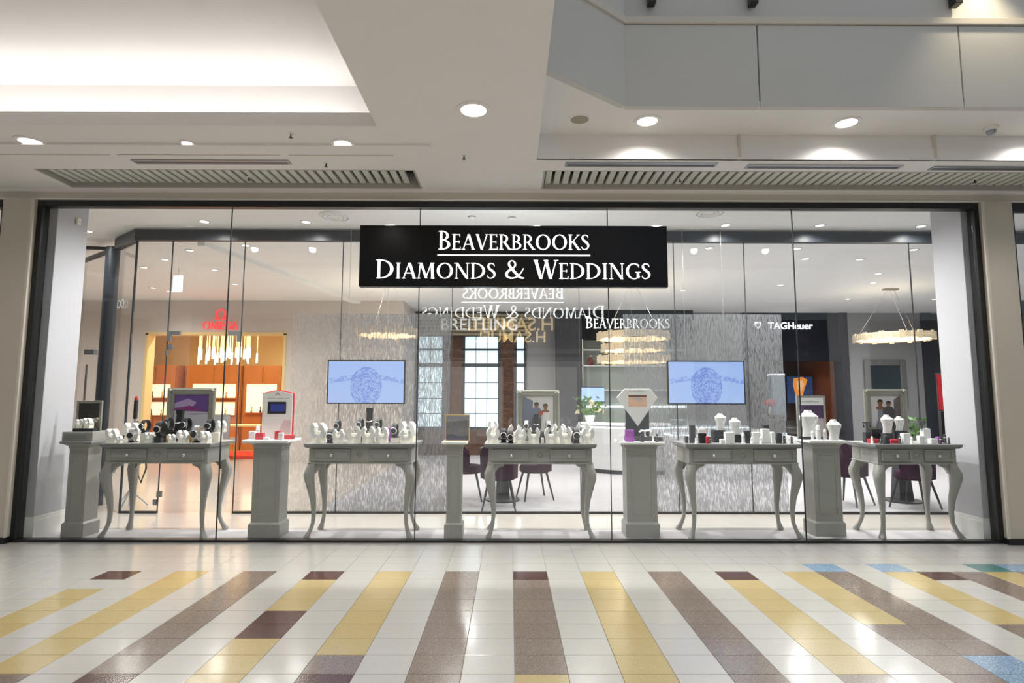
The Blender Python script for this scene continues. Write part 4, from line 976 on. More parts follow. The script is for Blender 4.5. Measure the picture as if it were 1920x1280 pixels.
put(7, 'rpostw', 1.514, 6.120, 0.985, 0.70, None)
put(8, 'bust', 3.254, 6.289, 1.030, 1.38, None)
put(8, 'blk', 3.260, 6.289, 1.000, 1.00, (0.16, 0.1, 0.03))
put(8, 'bust', 3.477, 6.200, 1.000, 1.05, None)
put(8, 'rpostw', 3.235, 6.173, 1.000, 1.20, None)
put(8, 'rpostw', 3.300, 6.186, 1.000, 1.90, None)
put(8, 'rpostw', 3.367, 6.177, 1.000, 1.40, None)
put(8, 'blk', 3.437, 6.280, 1.000, 1.00, (0.09, 0.06, 0.03))
def build_items():
    order_w = ['leftmost', 'second', 'third', 'fourth', 'fifth', 'sixth', 'seventh', 'eighth', 'ninth', 'tenth', 'eleventh', 'twelfth']
    for tb in sorted(set(i[0] for i in _items)):
        for kd in sorted(set(i[1] for i in _items if i[0] == tb)):
            L = sorted([i for i in _items if i[0] == tb and i[1] == kd], key=lambda i: i[2] / i[3])
            nm, lb, cat = KIND[kd]
            for n, (tb_, kd_, x, y, z, s, dim) in enumerate(L):
                where = 'on ' + TBN[tb]
                label = '%s %s' % (lb, where) if len(L) == 1 else '%s, %s from the left, %s' % (lb, 'first' if n == 0 else order_w[n], where)
                rz = R(random.uniform(-14, 14)) if kd in ('cuff', 'watchb', 'watchs') else 0
                t = thing(nm, label, cat, (x, y, z), rz, 'jewellery stands ' + where)
                if kd == 'cuff': cuff_stand(t, s)
                elif kd == 'watchb': watch(t, s, BLK)
                elif kd == 'watchs': watch(t, s, STEEL)
                elif kd == 'bust': bust(t, s)
                elif kd == 'tower': tower(t, s)
                elif kd == 'rpostb': ring_post(t, s, DGREY)
                elif kd == 'rpostw': ring_post(t, s, WHITEP)
                elif kd == 'tee': tee(t, s)
                elif kd == 'shelf': riser(t, dim[0], dim[1], dim[2], DGREY, True)
                else: riser(t, dim[0], dim[1], dim[2], {'blk': BLK, 'wht': WHITEP, 'crm': CREAM, 'gry': DGREY, 'red': PINK, 'pur': PURPLE, 'tan': mat('tan_box', (.50, .30, .12), .5)}[kd])
TBN += ['the far left pedestal', 'the pedestal with the house-shaped card', 'the pedestal with the diamond board', 'the pedestal with two busts']
build_items()
# ---------------------------------------------------------------- pedestal displays
t = thing('mirror_box', 'small silver-edged mirror box on the far left pedestal', 'mirror', (-4.51, 6.20, 1.08))
obj('frame', MB().box(-.135, .135, -.01, .012, 0, .018).box(-.135, .135, -.01, .012, .295, .325).box(-.135, -.112, -.01, .012, .018, .295).box(.112, .135, -.01, .012, .018, .295), SILVER, t, bevel=.003)
obj('mirror', B(-.112, .112, -.002, .002, .018, .295), mat('dark_mirror', (.25, .24, .21), .08, .9, noise=.3, scale=6), t)
obj('back_panel', B(-.13, .13, .012, .02, .003, .32), DGREY, t)

t = thing('house_card', 'white house-shaped display card with red edge and tiny screen', 'display card', (-2.53, 6.29, 1.0))
hp = lambda a, z0, z1, zp: [(-a, z0), (a, z0), (a, z1), (0, zp), (-a, z1)]
obj('red_back', MB().prism([(x + .002, z) for x, z in hp(.172, 0, .49, .525)], .0, .015), REDM, t)
obj('face', MB().prism(hp(.160, 0, .482, .513), -.014, -.001), WHITEP, t)
sc = obj('screen', B(-.105, .095, -.018, -.014, .265, .395), BLK, t, bevel=.002)
obj('screen_picture', B(-.07, .08, -.0192, -.018, .29, .37), mat('dim_screen', (.01, .01, .03), .3, emit=(.05, .07, .35), es=.5, noise=.6, scale=30), sc)
obj('emblem', MB().prism([(-.03, .462), (-.022, .462), (0, .486), (.022, .462), (.03, .462), (.004, .492), (-.004, .492)], -.0152, -.014), prt('dark_red', (.35, .03, .05)), t)
for k in range(11): obj('printed_dash', B(-.125 + k * .0235, -.125 + k * .0235 + (.016 if k % 4 else .006), -.0152, -.014, .428, .436), prt('grey_ink', (.45, .42, .42)), t)
obj('pale_print', MB().prism([(.02, .03), (.15, .03), (.15, .19), (.08, .2), (.03, .10)], -.0152, -.014), prt('pale_pink', (.80, .66, .66)), t)

t = thing('photo_frame', 'thin gold-edged photo frame with a dusky picture on the narrowest pedestal', 'picture frame', (-.56, 6.17, .985))
obj('edge', MB().box(-.13, .13, -.008, .008, 0, .008).box(-.13, .13, -.008, .008, .27, .28).box(-.13, -.122, -.008, .008, .008, .27).box(.122, .13, -.008, .008, .008, .27), GOLD, t)
p = obj('picture', B(-.122, .122, -.004, .004, .008, .27), mat('dusky_photo', (.12, .11, .12), .4, noise=.8, scale=22), t)
flat('print_dark', [(-.12, .01), (.12, .01), (.12, .06), (.02, .05), (-.06, .075), (-.12, .06)], -.0055, prt('ink_blue', (.03, .03, .06)), p)
flat('print_light', [(-.12, .2), (.12, .22), (.12, .268), (-.12, .268)], -.0055, prt('mist', (.24, .23, .24)), p)
obj('strut', B(-.02, .02, .008, .06, 0, .12), BLK, t)

t = thing('diamond_board', 'white diamond-shaped display board with a small ring screen', 'display board', (1.385, 6.27, .985))
obj('back_board', B(-.128, .128, .0, .015, .05, .40), mat('dark_teal_board', (.045, .06, .07), .4), t)
obj('foot', B(-.14, .14, -.02, .05, 0, .05), DGREY, t)
obj('face', MB().prism([(0, .155), (-.225, .465), (-.137, .558), (.137, .558), (.218, .465)], -.03, -.002), WHITEP, t, bevel=.003)
s = obj('screen', MB().box(-.1, .098, -.033, -.03, .365, .49), mat('warm_screen', (.4, .25, .18), .4, noise=.5, scale=14, emit=(.75, .45, .30), es=.35), t)
flat('screen_top', [(-.1, .47), (.098, .47), (.098, .49), (-.1, .49)], -.0345, prt('maroon', (.12, .03, .03)), s)
flat('screen_ring', [(-.05, .455), (.0, .465), (.06, .44), (.05, .42), (0, .425), (-.045, .44)], -.0345, prt('silver_ring', (.62, .55, .52)), s)
for k in range(9): obj('printed_dash', B(-.095 + k * .021, -.095 + k * .021 + .014, -.0312, -.03, .524, .533), prt('grey_ink', (.45, .42, .42)), t)
t = thing('bracelet_tree', 'small pale branching bracelet tree before the diamond board', 'display stand', (1.44, 6.17, 1.035))
obj('stem', MB().lathe([(.02, 0), (.012, .01), (.008, .04), (.012, .05)], 10), WHITEP, t, True); obj('arm', MB().tube([(-.06, -.01, .045), (-.04, 0, .062), (0, 0, .058), (.045, 0, .066), (.065, -.01, .05)], .011, 8), WHITEP, t, True)
t = thing('price_card', 'tilted silver card at the left edge of the diamond-board pedestal', 'card', (1.165, 6.13, .985)); easel_card(t, .07, .035, STEEL)

t = thing('header_frame', 'grey-green upright frame with white header strip behind two busts', 'display frame', (3.325, 6.36, 1.0))
obj('frame', MB().box(-.155, -.13, -.01, .015, 0, .475).box(.135, .16, -.01, .015, 0, .475).box(-.13, .135, -.01, .015, .45, .475), TBL, t)
obj('header', B(-.13, .135, -.012, .0, .37, .45), WHITEP, t)
for k in range(8): obj('printed_dash', B(-.1 + k * .024, -.1 + k * .024 + .017, -.0132, -.012, .40, .412), prt('grey_ink', (.45, .42, .42)), t)
obj('picture', B(-.13, .135, -.004, .004, .02, .37), prt('mauve_photo', (.46, .40, .40)), t)
flat('print_dusk', [(-.13, .24), (.135, .22), (.135, .37), (-.13, .37)], -.0055, prt('dusk_purple', (.09, .05, .12)), t)

# ---------------------------------------------------------------- screens
def tv(cx, y, z0, label):
    t = thing('wall_screen', label, 'screen', (cx, y, z0 + .27))
    obj('bezel', MB().box(-.49, .49, -.02, .025, -.276, -.262).box(-.49, .49, -.02, .025, .262, .276).box(-.49, -.476, -.02, .025, -.262, .262).box(.476, .49, -.02, .025, -.262, .262), BLACK, t)
    obj('picture', B(-.476, .476, -.016, .0, -.262, .262), TV, t); obj('back', B(-.476, .476, .001, .025, -.262, .262), BLACK, t)
    for s_ in (-.25, .25): obj('hanger', MB().lathe([(.004, .27), (.004, 3.62 - z0 - .27)], 6, cx=s_, cy=.01), STEEL, t)
tv(-1.818, 7.27, 1.368, 'lit wall screen showing a blue wheel picture, left of the centre')
tv(2.485, 7.27, 1.370, 'lit wall screen showing a blue wheel picture, right of the centre')

# ---------------------------------------------------------------- seating inside the store
def tub_chair(x, y, rz, label):
    t = thing('tub_chair', label, 'chair', (x, y, 0), rz, 'plum velvet chairs in the store')
    def back():
        rs = []
        for k in range(15):
            a = R(-100 + 200 * k / 14); hh = .50 + .38 * (cos(a * .5) ** 2)
            r0, r1 = .205, .245
            c, s_ = cos(a), sin(a)
            rs.append([(r0 * s_, r0 * c, .40), (r1 * s_, r1 * c, .40), (r1 * 1.04 * s_, r1 * 1.04 * c, hh), (r0 * 1.04 * s_, r0 * 1.04 * c, hh)])
        return MB().rings(rs)
    cpart('tubback', 'backrest', back, PLUM, t, True)
    cpart('tubseat', 'seat', lambda: MB().lathe([(.20, .38), (.222, .40), (.225, .45), (.20, .485), (.1, .50), (.001, .502)], 22), PLUM, t, True)
    for sx_ in (-1, 1):
        for sy_ in (-1, 1): cpart('tubleg%d%d' % (sx_, sy_), 'leg', lambda: MB().tube([(sx_ * .13, sy_ * .13, .395), (sx_ * .215, sy_ * .215, 0)], [.018, .011], 8), LEGBLK, t, True)
tub_chair(-.14, 7.66, R(180), 'plum chair with its back to the window, nearest behind the wedding-picture table')
tub_chair(-.62, 8.32, R(95), 'plum chair facing right, seen beside the narrowest pedestal')
tub_chair(.36, 8.40, R(-75), 'plum chair facing left on the right side of the round table')
tub_chair(4.66, 8.0, R(120), 'plum chair seen behind the pedestal with two busts')
tub_chair(5.36, 7.72, R(-150), 'plum chair seen beneath the smallest display table')
def round_table(x, y, label):
    t = thing('consultation_table', label, 'table', (x, y, 0))
    obj('top', MB().lathe([(.30, .70), (.33, .705), (.33, .73), (.32, .735), (.001, .735)], 28), DGREY, t, True)
    obj('column', MB().taper((-.10, .10, -.10, .10), (-.06, .06, -.06, .06), .03, .70), LEGBLK, t); obj('base', MB().lathe([(.24, 0), (.24, .02), (.12, .03)], 24), LEGBLK, t, True)
round_table(-.10, 8.28, 'dark round consultation table among three plum chairs')
round_table(5.55, 8.25, 'dark round consultation table behind the smallest display table')
t = thing('flower_vase', 'small vase of green foliage on the right consultation table', 'vase', (5.76, 8.20, .735))
obj('vase', MB().lathe([(.04, 0), (.05, .05), (.03, .14), (.035, .19)], 14), GLASS2, t, True)
fo = MB()
for k in range(46):
    a, b = random.uniform(0, 2 * pi), random.uniform(.03, .15); z = random.uniform(.20, .46); L_ = random.uniform(.03, .06)
    c = Vector((b * cos(a), b * sin(a), z)); d = Vector((random.uniform(-1, 1), random.uniform(-1, 1), random.uniform(.2, 1))).normalized(); e = d.cross(Vector((random.uniform(-1, 1), random.uniform(-1, 1), .1))).normalized()
    fo.add([c - d * L_, c + e * L_ * .4, c + d * L_, c - e * L_ * .4], [(0, 1, 2, 3)])
for k in range(8): fo.tube([(0, 0, .05), (.08 * cos(k), .08 * sin(k), .38)], .003, 4)
o = obj('foliage', fo, LEAF, t); o['kind'] = 'stuff'

# chrome floor stand at left
t = thing('floor_stand', 'chrome tripod floor stand with hanging black cables near the glass door', 'stand', (-5.02, 7.75, 0))
for k in range(3): obj('leg', MB().tube([(0, 0, .22), (.24 * cos(2.1 * k + .4), .12 * sin(2.1 * k + .4), .012)], .011), STEEL, t, True)
obj('pole', MB().lathe([(.014, .01), (.014, 1.15)], 10), STEEL, t, True); obj('head', B(-.02, .02, -.02, .02, 1.15, 1.40), BLK, t, bevel=.006)
obj('cable', MB().tube([(.05, -.03, 1.12), (.20, -.05, .80), (.22, -.05, .50), (.16, -.05, .32), (.12, -.05, .42), (.10, -.04, .62)], .012), BLK, t, True)
obj('red_cap', MB().lathe([(.02, 1.401), (.024, 1.42), (.012, 1.45), (.001, 1.46)], 10), REDM, t, True)

# ---------------------------------------------------------------- back of the store: left boutique
YO = 12.9
wl = MB().box(-13.5, -8.20, YO, YO + .25, 0, 3.63).box(-5.09, -2.42, YO, YO + .25, 0, 3.63).box(-8.20, -5.09, YO, YO + .25, 2.87, 3.63).box(-2.52, -2.42, YO + .25, 14.6, 0, 3.63)
struct('wall_boutique', wl, TAN)
struct('trim_7', MB().box(-8.23, -8.17, YO - .02, YO + .25, 0, 2.87).box(-5.12, -5.06, YO - .02, YO + .25, 0, 2.87).box(-8.23, -5.06, YO - .02, YO + .25, 2.84, 2.90), OCHRE)
struct('floor_boutique', B(-13.5, -2.5, 12.9, 18.5, -.1, 0), ITILE)
struct('wall_boutique_back', B(-12.5, -4.0, 16.2, 16.3, 0, 3.63), OCHRE)
struct('wall_boutique_side', B(-4.3, -4.2, YO + .25, 16.2, 0, 3.63), OCHRE)
tag(obj('boutique_carpet', MB().prismz([(-10.2, 13.56), (-4.8, 13.56), (-4.6, 15.5), (-10.6, 15.5)], 0, .008), REDCARP), 'red carpet on the floor of the orange boutique', 'carpet')
t = thing('boutique_sign', 'red lettered sign with ring emblem above the orange boutique', 'sign', (-6.56, YO - .03, 2.965))
serif_word('OMEGA', -.40, .40, 0, .17, .17, 0, .03, REDL, t)
obj('emblem', [mb for mb in [MB()] for q in bowl(0, .345, .115, .115, .035, .028, -60, 240, 20) + rc(-.12, -.035, .225, .255) + rc(.035, .12, .225, .255) if mb.prism(q, 0, .03)][0], REDL, t)
def cabinet(x0, x1, niches, label, y=15.75):
    t = thing('watch_cabinet', label, 'cabinet', ((x0 + x1) / 2, y, 0), group='orange watch cabinets'); a = (x1 - x0) / 2
    obj('carcass', B(-a, a, 0, .4, 0, 2.30), ORANGE, t)
    for (u0, u1, z0, z1) in niches:
        n_ = obj('niche', B(u0, u1, -.012, -.001, z0, z1), NICHE, t)
        obj('niche_rim', MB().box(u0 - .02, u1 + .02, -.05, 0, z0 - .03, z0).box(u0 - .02, u1 + .02, -.05, 0, z1, z1 + .02), ORANGE, n_)
        for k in range(3): obj('niche_item', MB().lathe([(.03, z0), (.03, z0 + .05), (.012, z0 + .06), (.02, z0 + .14), (.001, z0 + .17)], 8, cx=u0 + (u1 - u0) * (k + .7) / 3.4, cy=-.03), GOLD if k != 1 else BLK, n_, True)
    for s_ in (-a + .02, 0, a - .02): obj('panel_gap', B(s_ - .006, s_ + .006, -.004, 0, .1, 2.25), mat('gap_brown', (.12, .04, .01), .6), t)
    return t
cabinet(-10.2, -9.05, [(-.5, .42, 1.42, 1.78), (-.5, .42, .95, 1.30)], 'orange cabinet with two lit niches at the left of the boutique', 15.6)
cabinet(-8.9, -7.35, [(-.55, .62, 1.42, 1.80), (-.55, .62, .95, 1.30)], 'orange cabinet with two lit niches in the middle of the boutique')
cabinet(-7.32, -6.25, [(-.42, .40, 1.02, 1.80)], 'orange cabinet with one large lit niche at the right of the boutique')
t = thing('crystal_chandelier', 'gold chandelier of hanging glass rods in the orange boutique', 'chandelier', (-7.15, 14.4, 2.53))
obj('canopy', B(-.75, .75, -.25, .25, 1.03, 1.10), GOLD, t)
RODG = emis('warm_rod', (1.0, .78, .38), .75); RODW = emis('lit_rod_tip', (1.0, .97, .90), 2.2)
for k in range(36):
    x = -.70 + 1.40 * k / 35; zt = -.30 + .22 * abs(sin(k * .62)) + random.uniform(-.04, .04); y = random.uniform(-.2, .2)
    rd = obj('rod', B(x - .008, x + .008, y - .008, y + .008, zt + .25, 1.03), RODG, t); obj('rod_tip', B(x - .016, x + .016, y - .016, y + .016, zt, zt + .25), RODW, rd)
t = thing('boutique_desk', 'orange and glass desk inside the boutique', 'desk', (-6.3, 13.9, .008))
obj('top', B(-.7, .7, -.3, .3, .74, .77), OCHRE, t)
for s_ in (-.6, .6): obj('leg', B(s_ - .05, s_ + .05, -.25, .25, 0, .74), ORANGE, t)
t = thing('desk_chair', 'grey upright chair at the boutique desk', 'chair', (-6.55, 13.3, 0))
obj('backrest', B(-.2, .2, -.2, -.14, .45, 1.05), GREYW, t, bevel=.02); obj('seat', B(-.2, .2, -.14, .25, .42, .5), GREYW, t, bevel=.02)
for sx_ in (-.17, .17):
    for y_ in (-.15, .2): obj('leg', B(sx_ - .02, sx_ + .02, y_ - .02, y_ + .02, 0, .42), GOLD, t)
for x, y in ((-8.6, 14.2), (-7.2, 13.7), (-5.8, 14.6)):
    downlight(x, y, 3.63, .05, 'boutique ceiling downlight, %s' % {-8.6: 'left of the rod chandelier', -7.2: 'in front of the rod chandelier', -5.8: 'right of the rod chandelier'}[x], P_OMEGA, LIGHTS, 'boutique downlights', col=(1, .85, .62))

# ---------------------------------------------------------------- back of the store: centre
YB = 14.6
struct('wall_back', MB().box(-2.52, .40, YB + .1, YB + .2, 0, 3.63).box(.40, 6.0, YB, YB + .2, 0, 3.63).box(8.65, 13.5, YB, YB + .2, 0, 3.63), GREYW)
bp = struct('wall_brick_piers', MB().box(-2.50, -2.40, YB - .02, YB + .1, 0, 3.0).box(-1.66, -1.22, YB - .02, YB + .1, 0, 3.0).box(-.24, .10, YB - .02, YB + .1, 0, 3.0), BRICK)
obj('lower_brickwork', MB().box(-2.40, -1.66, YB - .02, YB + .1, 0, .7).box(-1.22, -.24, YB - .02, YB + .1, 0, .7), BRICK, bp)
def store_window(nm, x0, x1, cols):
    wn = struct(nm, loc=(0, 0, 0)); e = .045
    obj('frame', MB().box(x0, x0 + e * 1.4, YB - .03, YB + .08, .7, 3.0).box(x1 - e * 1.4, x1, YB - .03, YB + .08, .7, 3.0).box(x0, x1, YB - .03, YB + .08, .62, .7).box(x0, x1, YB - .03, YB + .08, 2.22, 2.30).box(x0, x1, YB - .03, YB + .08, 2.64, 2.68), NAVY, wn)
    xs = [x0 + e * 1.4 + (x1 - x0 - e * 2.8) * k / cols for k in range(cols + 1)]
    zs = [(.70, 1.03), (1.04, 1.41), (1.42, 1.81), (1.82, 2.22), (2.30, 2.64), (2.68, 3.0)]
    for a, b in zip(xs[:-1], xs[1:]):
        for z0, z1 in zs: obj('pane', B(a + .008, b - .008, YB + .02, YB + .03, z0 + .006, z1 - .006), SKYP, wn)
    obj('glazing_bars', B(x0 + e, x1 - e, YB + .031, YB + .05, .7, 3.0), NAVY, wn)
store_window('window_5', -2.40, -1.66, 2); store_window('window_6', -1.22, -.24, 3); store_window('window_7', .10, .42, 1)
t = thing('slatted_sign', 'bronze slatted sign board with silver lettering above the brick windows', 'sign', (-.93, YB - .12, 2.99))
obj('board', B(-1.5, 1.47, .04, .12, 0, .60), mat('bronze_dark', (.06, .05, .035), .6), t)
for k in range(6): obj('slat', B(-1.5, 1.47, 0, .04, .02 + k * .097, .095 + k * .097), BRONZE, t)
link('lettering', sans_mesh('lettering', 'BREITLING', 1.94, .02, mat('silver_letter', (.8, .8, .8), .3, emit=(.9, .9, .9), es=.35), .012), t, (-.83, -.0, .15))
struct('wall_slate_column', MB().box(1.16, 1.80, YB - .35, YB, 0, 3.63), SLATE)
t = thing('shop_sign', 'black fascia sign with small white lettering at the back of the store', 'sign', (3.2, YB - .4, 2.90))
obj('board', B(-1.38, 1.38, 0, .1, 0, .73), mat('sign_charcoal', (.008, .009, .011), .6, spec=.2), t)
serif_word('BEAVERBROOKS', -1.31, .80, .27, .29, .235, -.02, .02, LETTER, t)
t = thing('shelf_unit', 'sage glass shelf unit below the black fascia sign', 'shelf', (3.1, YB - .3, 0))
obj('back_panel', B(-1.3, 1.3, .2, .24, .3, 2.9), GREENGL, t)
for z in (2.62, 2.22, 1.62): obj('shelf', B(-1.3, 1.3, -.05, .2, z, z + .025), WHITEP, t)
for s_ in (-1.3, 1.28): obj('upright', B(s_, s_ + .02, -.05, .2, .3, 2.9), STEEL, t)
obj('light_strip', B(-1.28, 1.28, .15, .19, 1.20, 1.24), STRIP, t)
t = thing('handbag', 'black handbag standing on the glass shelf unit', 'handbag', (2.52, YB - .25, 2.245))
obj('body', MB().taper((-.16, .16, -.06, .06), (-.12, .12, -.03, .03), 0, .2), BLK, t, bevel=.02); obj('handle', MB().tube([(.08 * cos(R(180 - 20 * k)) - .02, 0, .19 + .14 * sin(R(180 - 20 * k))) for k in range(10)], .012), BLK, t, True)
t = thing('red_vase', 'small dark red jar on the glass shelf unit', 'jar', (2.02, YB - .25, 2.245)); obj('jar', MB().lathe([(.06, 0), (.09, .08), (.06, .16), (.03, .19), (.04, .22)], 14), mat('oxblood_glaze', (.22, .05, .05), .3), t, True); obj('lid', MB().lathe([(.045, .22), (.02, .25), (.001, .26)], 12), WHITEP, t, True)
t = thing('back_screen', 'small lit blue screen low on the glass shelf unit', 'screen', (2.05, YB - .4, 1.35)); obj('picture', B(-.28, .28, 0, .02, 0, .34), emis('blue_screen', (.35, .5, 1.0), .8), t); obj('bezel', MB().box(-.30, .30, 0, .03, -.02, 0).box(-.30, .30, 0, .03, .34, .36), BLACK, t)
# reception counter
t = thing('reception_counter', 'curved pale grey reception counter in the middle of the store', 'counter', (2.5, 11.7, 0))
arc = lambda r, n=18: [(r * cos(R(180 + 120 * k / n)), r * sin(R(180 + 120 * k / n)) * .75) for k in range(n + 1)]
def arc_wall(r0, r1, z0, z1): return MB().prismz(arc(r1) + arc(r0)[::-1], z0, z1)
obj('front', arc_wall(.85, 1.05, .08, .92), COUNTER, t); obj('toe_kick', arc_wall(.88, 1.0, 0, .08), DGREY, t); obj('worktop', arc_wall(.75, 1.12, .92, .96), WHITEP, t); obj('light_line', arc_wall(1.051, 1.06, .86, .885), STRIP, t)
t = thing('flower_arrangement', 'bowl of cream flowers and leaves on the reception counter', 'flowers', (1.58, 11.42, .96))
obj('bowl', MB().lathe([(.05, 0), (.08, .03), (.10, .12), (.09, .14)], 16), WHITEP, t, True)
fo = MB(); pe = MB()
for k in range(70):
    a, b = random.uniform(0, 2 * pi), random.uniform(.05, .33); z = random.uniform(.16, .50); L_ = random.uniform(.04, .09); c = Vector((b * cos(a), b * sin(a) * .7, z)); d = Vector((random.uniform(-1, 1), random.uniform(-1, 1), random.uniform(.2, 1))).normalized(); e = d.cross(Vector((random.uniform(-1, 1), random.uniform(-1, 1), .1))).normalized()
    (pe if k % 4 == 0 else fo).add([c - d * L_, c + e * L_ * .45, c + d * L_, c - e * L_ * .45], [(0, 1, 2, 3)])
for k in range(9): fo.tube([(0, 0, .1), (.2 * cos(k), .14 * sin(k), .40)], .006, 4)
o = obj('leaves', fo, LEAF, t); o['kind'] = 'stuff'; o = obj('petals', pe, PETAL, t); o['kind'] = 'stuff'
# low lit display counters behind the patterned film
def glass_counter(x0, x1, y, label):
    t = thing('display_counter', label, 'counter', ((x0 + x1) / 2, y, 0)); a = (x1 - x0) / 2
    obj('plinth', B(-a, a, -.3, .3, 0, .75), COUNTER, t); obj('glass_top', MB().box(-a, a, -.3, .3, .79, 1.05), GLASS2, t); obj('light_strip', B(-a, a, .24, .29, .75, .79), STRIP, t)
glass_counter(2.9, 5.2, 10.6, 'glass-topped lit counter behind the right patterned film')
glass_counter(3.0, 5.6, 13.2, 'farther glass-topped lit counter behind the right patterned film')

# ---------------------------------------------------------------- back of the store: right
NAVYW = mat('navy_wall', (.003, .0045, .014), .6, noise=.2, spec=.2)
struct('wall_navy_bulkhead', MB().box(5.95, 8.45, YB, YB + .3, 2.40, 3.63).box(8.45, 8.65, YB - .06, YB + .3, 0, 3.63), NAVYW)
struct('wall_navy_back', B(5.0, 9.6, 17.2, 17.3, 0, 3.63), mat('brown_panel_wall', (.16, .10, .08), .5))
struct('wall_navy_side', B(8.66, 8.72, YB + .3, 17.2, 0, 3.63), mat('copper_wall', (.34, .09, .03), .4)); struct('wall_navy_side_left', B(5.9, 5.96, YB + .3, 17.2, 0, 3.63), NAVYW)
t = thing('fascia_lettering', 'white lettering with small shield on the navy bulkhead', 'sign', (6.28, YB - .02, 3.20))
link('lettering', sans_mesh('lettering', 'TAGHeuer', 1.15, .02, emis('bright_white_letter', (1.0, 1.0, 1.0), 2.2), .006), t, (.34, 0, 0))
obj('shield', MB().prism([(0, .10), (.08, .0), (.16, .10), (.16, .19), (0, .19)], -.02, 0), LETTER, t); obj('shield_core', MB().prism([(.03, .10), (.08, .03), (.13, .10), (.13, .14), (.03, .14)], -.024, -.02), prt('shield_red', (.5, .06, .06)), t)
for k, (x, y) in enumerate(((6.3, 15.2), (7.3, 15.2), (8.2, 15.2), (6.7, 16.0), (7.8, 16.0))):
    t = thing('strip_light', 'white ceiling strip light in the navy shop, %s' % ('front row left', 'front row middle', 'front row right', 'back row left', 'back row right')[k], 'strip light', (x, y, 2.75), group='strip lights in the navy shop')
    obj('tube', B(-.34, .34, -.03, .03, 0, .03), STRIP, t); obj('housing', B(-.35, .35, -.035, .035, .03, .06), BLACK, t)
struct('ceiling_navy', B(5.9, 9.0, YB + .3, 17.2, 2.82, 2.86), NAVYW)
t = thing('wall_poster', 'poster of a glowing orange shape on blue in the navy shop', 'poster', (8.25, 16.3, 1.30))
p = obj('panel', B(-.36, .36, 0, .03, 0, .75), emis('poster_blue', (.03, .06, .16), .6), t)
flat('print_orange', [(-.18, .70), (.08, .74), (.22, .66), (.12, .40), (.04, .12), (-.06, .06), (-.14, .22), (-.2, .5)], -.0015, emis('poster_orange', (.85, .30, .06), .8), p)
flat('print_glow', [(-.1, .6), (.06, .66), (.12, .52), (.0, .3), (-.08, .4)], -.003, emis('poster_peach', (1.0, .55, .25), .7), p)
t = thing('orchid_stand', 'dark pedestal with bottles and red flowers beside the navy shop', 'pedestal', (6.15, 13.6, 0))
obj('column', B(-.25, .25, -.2, .2, 0, 1.05), mat('dark_brown_box', (.05, .025, .012), .5), t); obj('flowers', MB().lathe([(.001, 1.24), (.12, 1.27), (.16, 1.33), (.08, 1.40), (.001, 1.42)], 12), mat('red_petals', (.45, .04, .06), .6), t, True); obj('vase', MB().lathe([(.05, 1.05), (.06, 1.12), (.03, 1.25)], 12), STEEL, t, True)
t = thing('lit_column', 'slim glass display column with lit shelves left of the navy shop', 'display case', (6.55, 14.1, 0))
obj('case', B(-.16, .16, -.12, .12, .9, 2.0), mat('steel_blue_case', (.22, .29, .36), .25, noise=.4, scale=14), t); obj('plinth', B(-.18, .18, -.14, .14, 0, .9), BLK, t); obj('top_lamp', B(-.16, .16, -.12, .12, 2.0, 2.03), STRIP, t)
# wall mirror behind the small table
t = thing('wall_mirror', 'ornate dark silver mirror hung on the grey wall, upper part visible', 'mirror', (9.55, YB - .05, 1.20))
DSILV = mat('dark_silver', (.20, .20, .20), .4, .5, noise=.5, scale=40, bump=.6)
obj('frame', MB().box(-.53, -.38, -.03, .04, 0, 1.22).box(.38, .53, -.03, .04, 0, 1.22).box(-.38, .38, -.03, .04, 1.07, 1.22).box(-.38, .38, -.03, .04, 0, .15), DSILV, t, bevel=.02)
obj('glass', B(-.38, .38, 0, .02, .15, 1.07), mat('mirror_glass', (.20, .27, .32), .03, .95), t)
struct('wall_dark_pier', B(10.56, 10.82, YB - .06, YB, 0, 3.63), NAVY)
t = thing('red_shop_panel', 'red display panel with white cross at the far right of the store', 'panel', (10.88, YB - .02, .9))
obj('panel', B(0, .9, -.03, 0, .25, 1.15), emis('red_panel', (.45, .02, .03), .6), t)
obj('cross', MB().box(.12, .28, -.04, -.03, .67, .72).box(.175, .225, -.04, -.03, .62, .77), prt('white_ink', (.85, .85, .85)), t)
obj('white_box', B(.36, .6, -.06, -.03, .40, .86), emis('white_lightbox', (.95, .95, .95), .9), t); obj('counter', B(0, .9, -.3, -.06, -.9, .2), BLK, t)
obj('board', B(-.05, 1.2, -.02, 0, 1.2, 2.7), mat('charcoal_board', (.04, .04, .045), .5), t)
t = thing('slab_sign', 'white slab-serif letters on a charcoal board beside the right return wall', 'sign', (11.0, YB - .06, 2.08)); serif_word('TU', 0, .40, 0, .26, .26, 0, .02, LETTER, t)
t = thing('neighbour_sign', 'white serif letters on dark board in the neighbouring window', 'sign', (7.64, 8.95, 2.60))
obj('board', B(-.35, 1.6, .02, .06, -.25, .4), NAVY, t); serif_word('OE', -.08, .36, 0, .22, .22, 0, .02, LETTER, t)
tag(obj('dark_cabinet', MB().box(7.55, 9.2, 9.0, 9.5, 0, 2.3).box(7.5, 9.25, 8.97, 9.5, 2.3, 2.34), mat('teal_black', (.02, .03, .035), .4)), 'dark cabinet behind the neighbouring window at far right', 'cabinet')

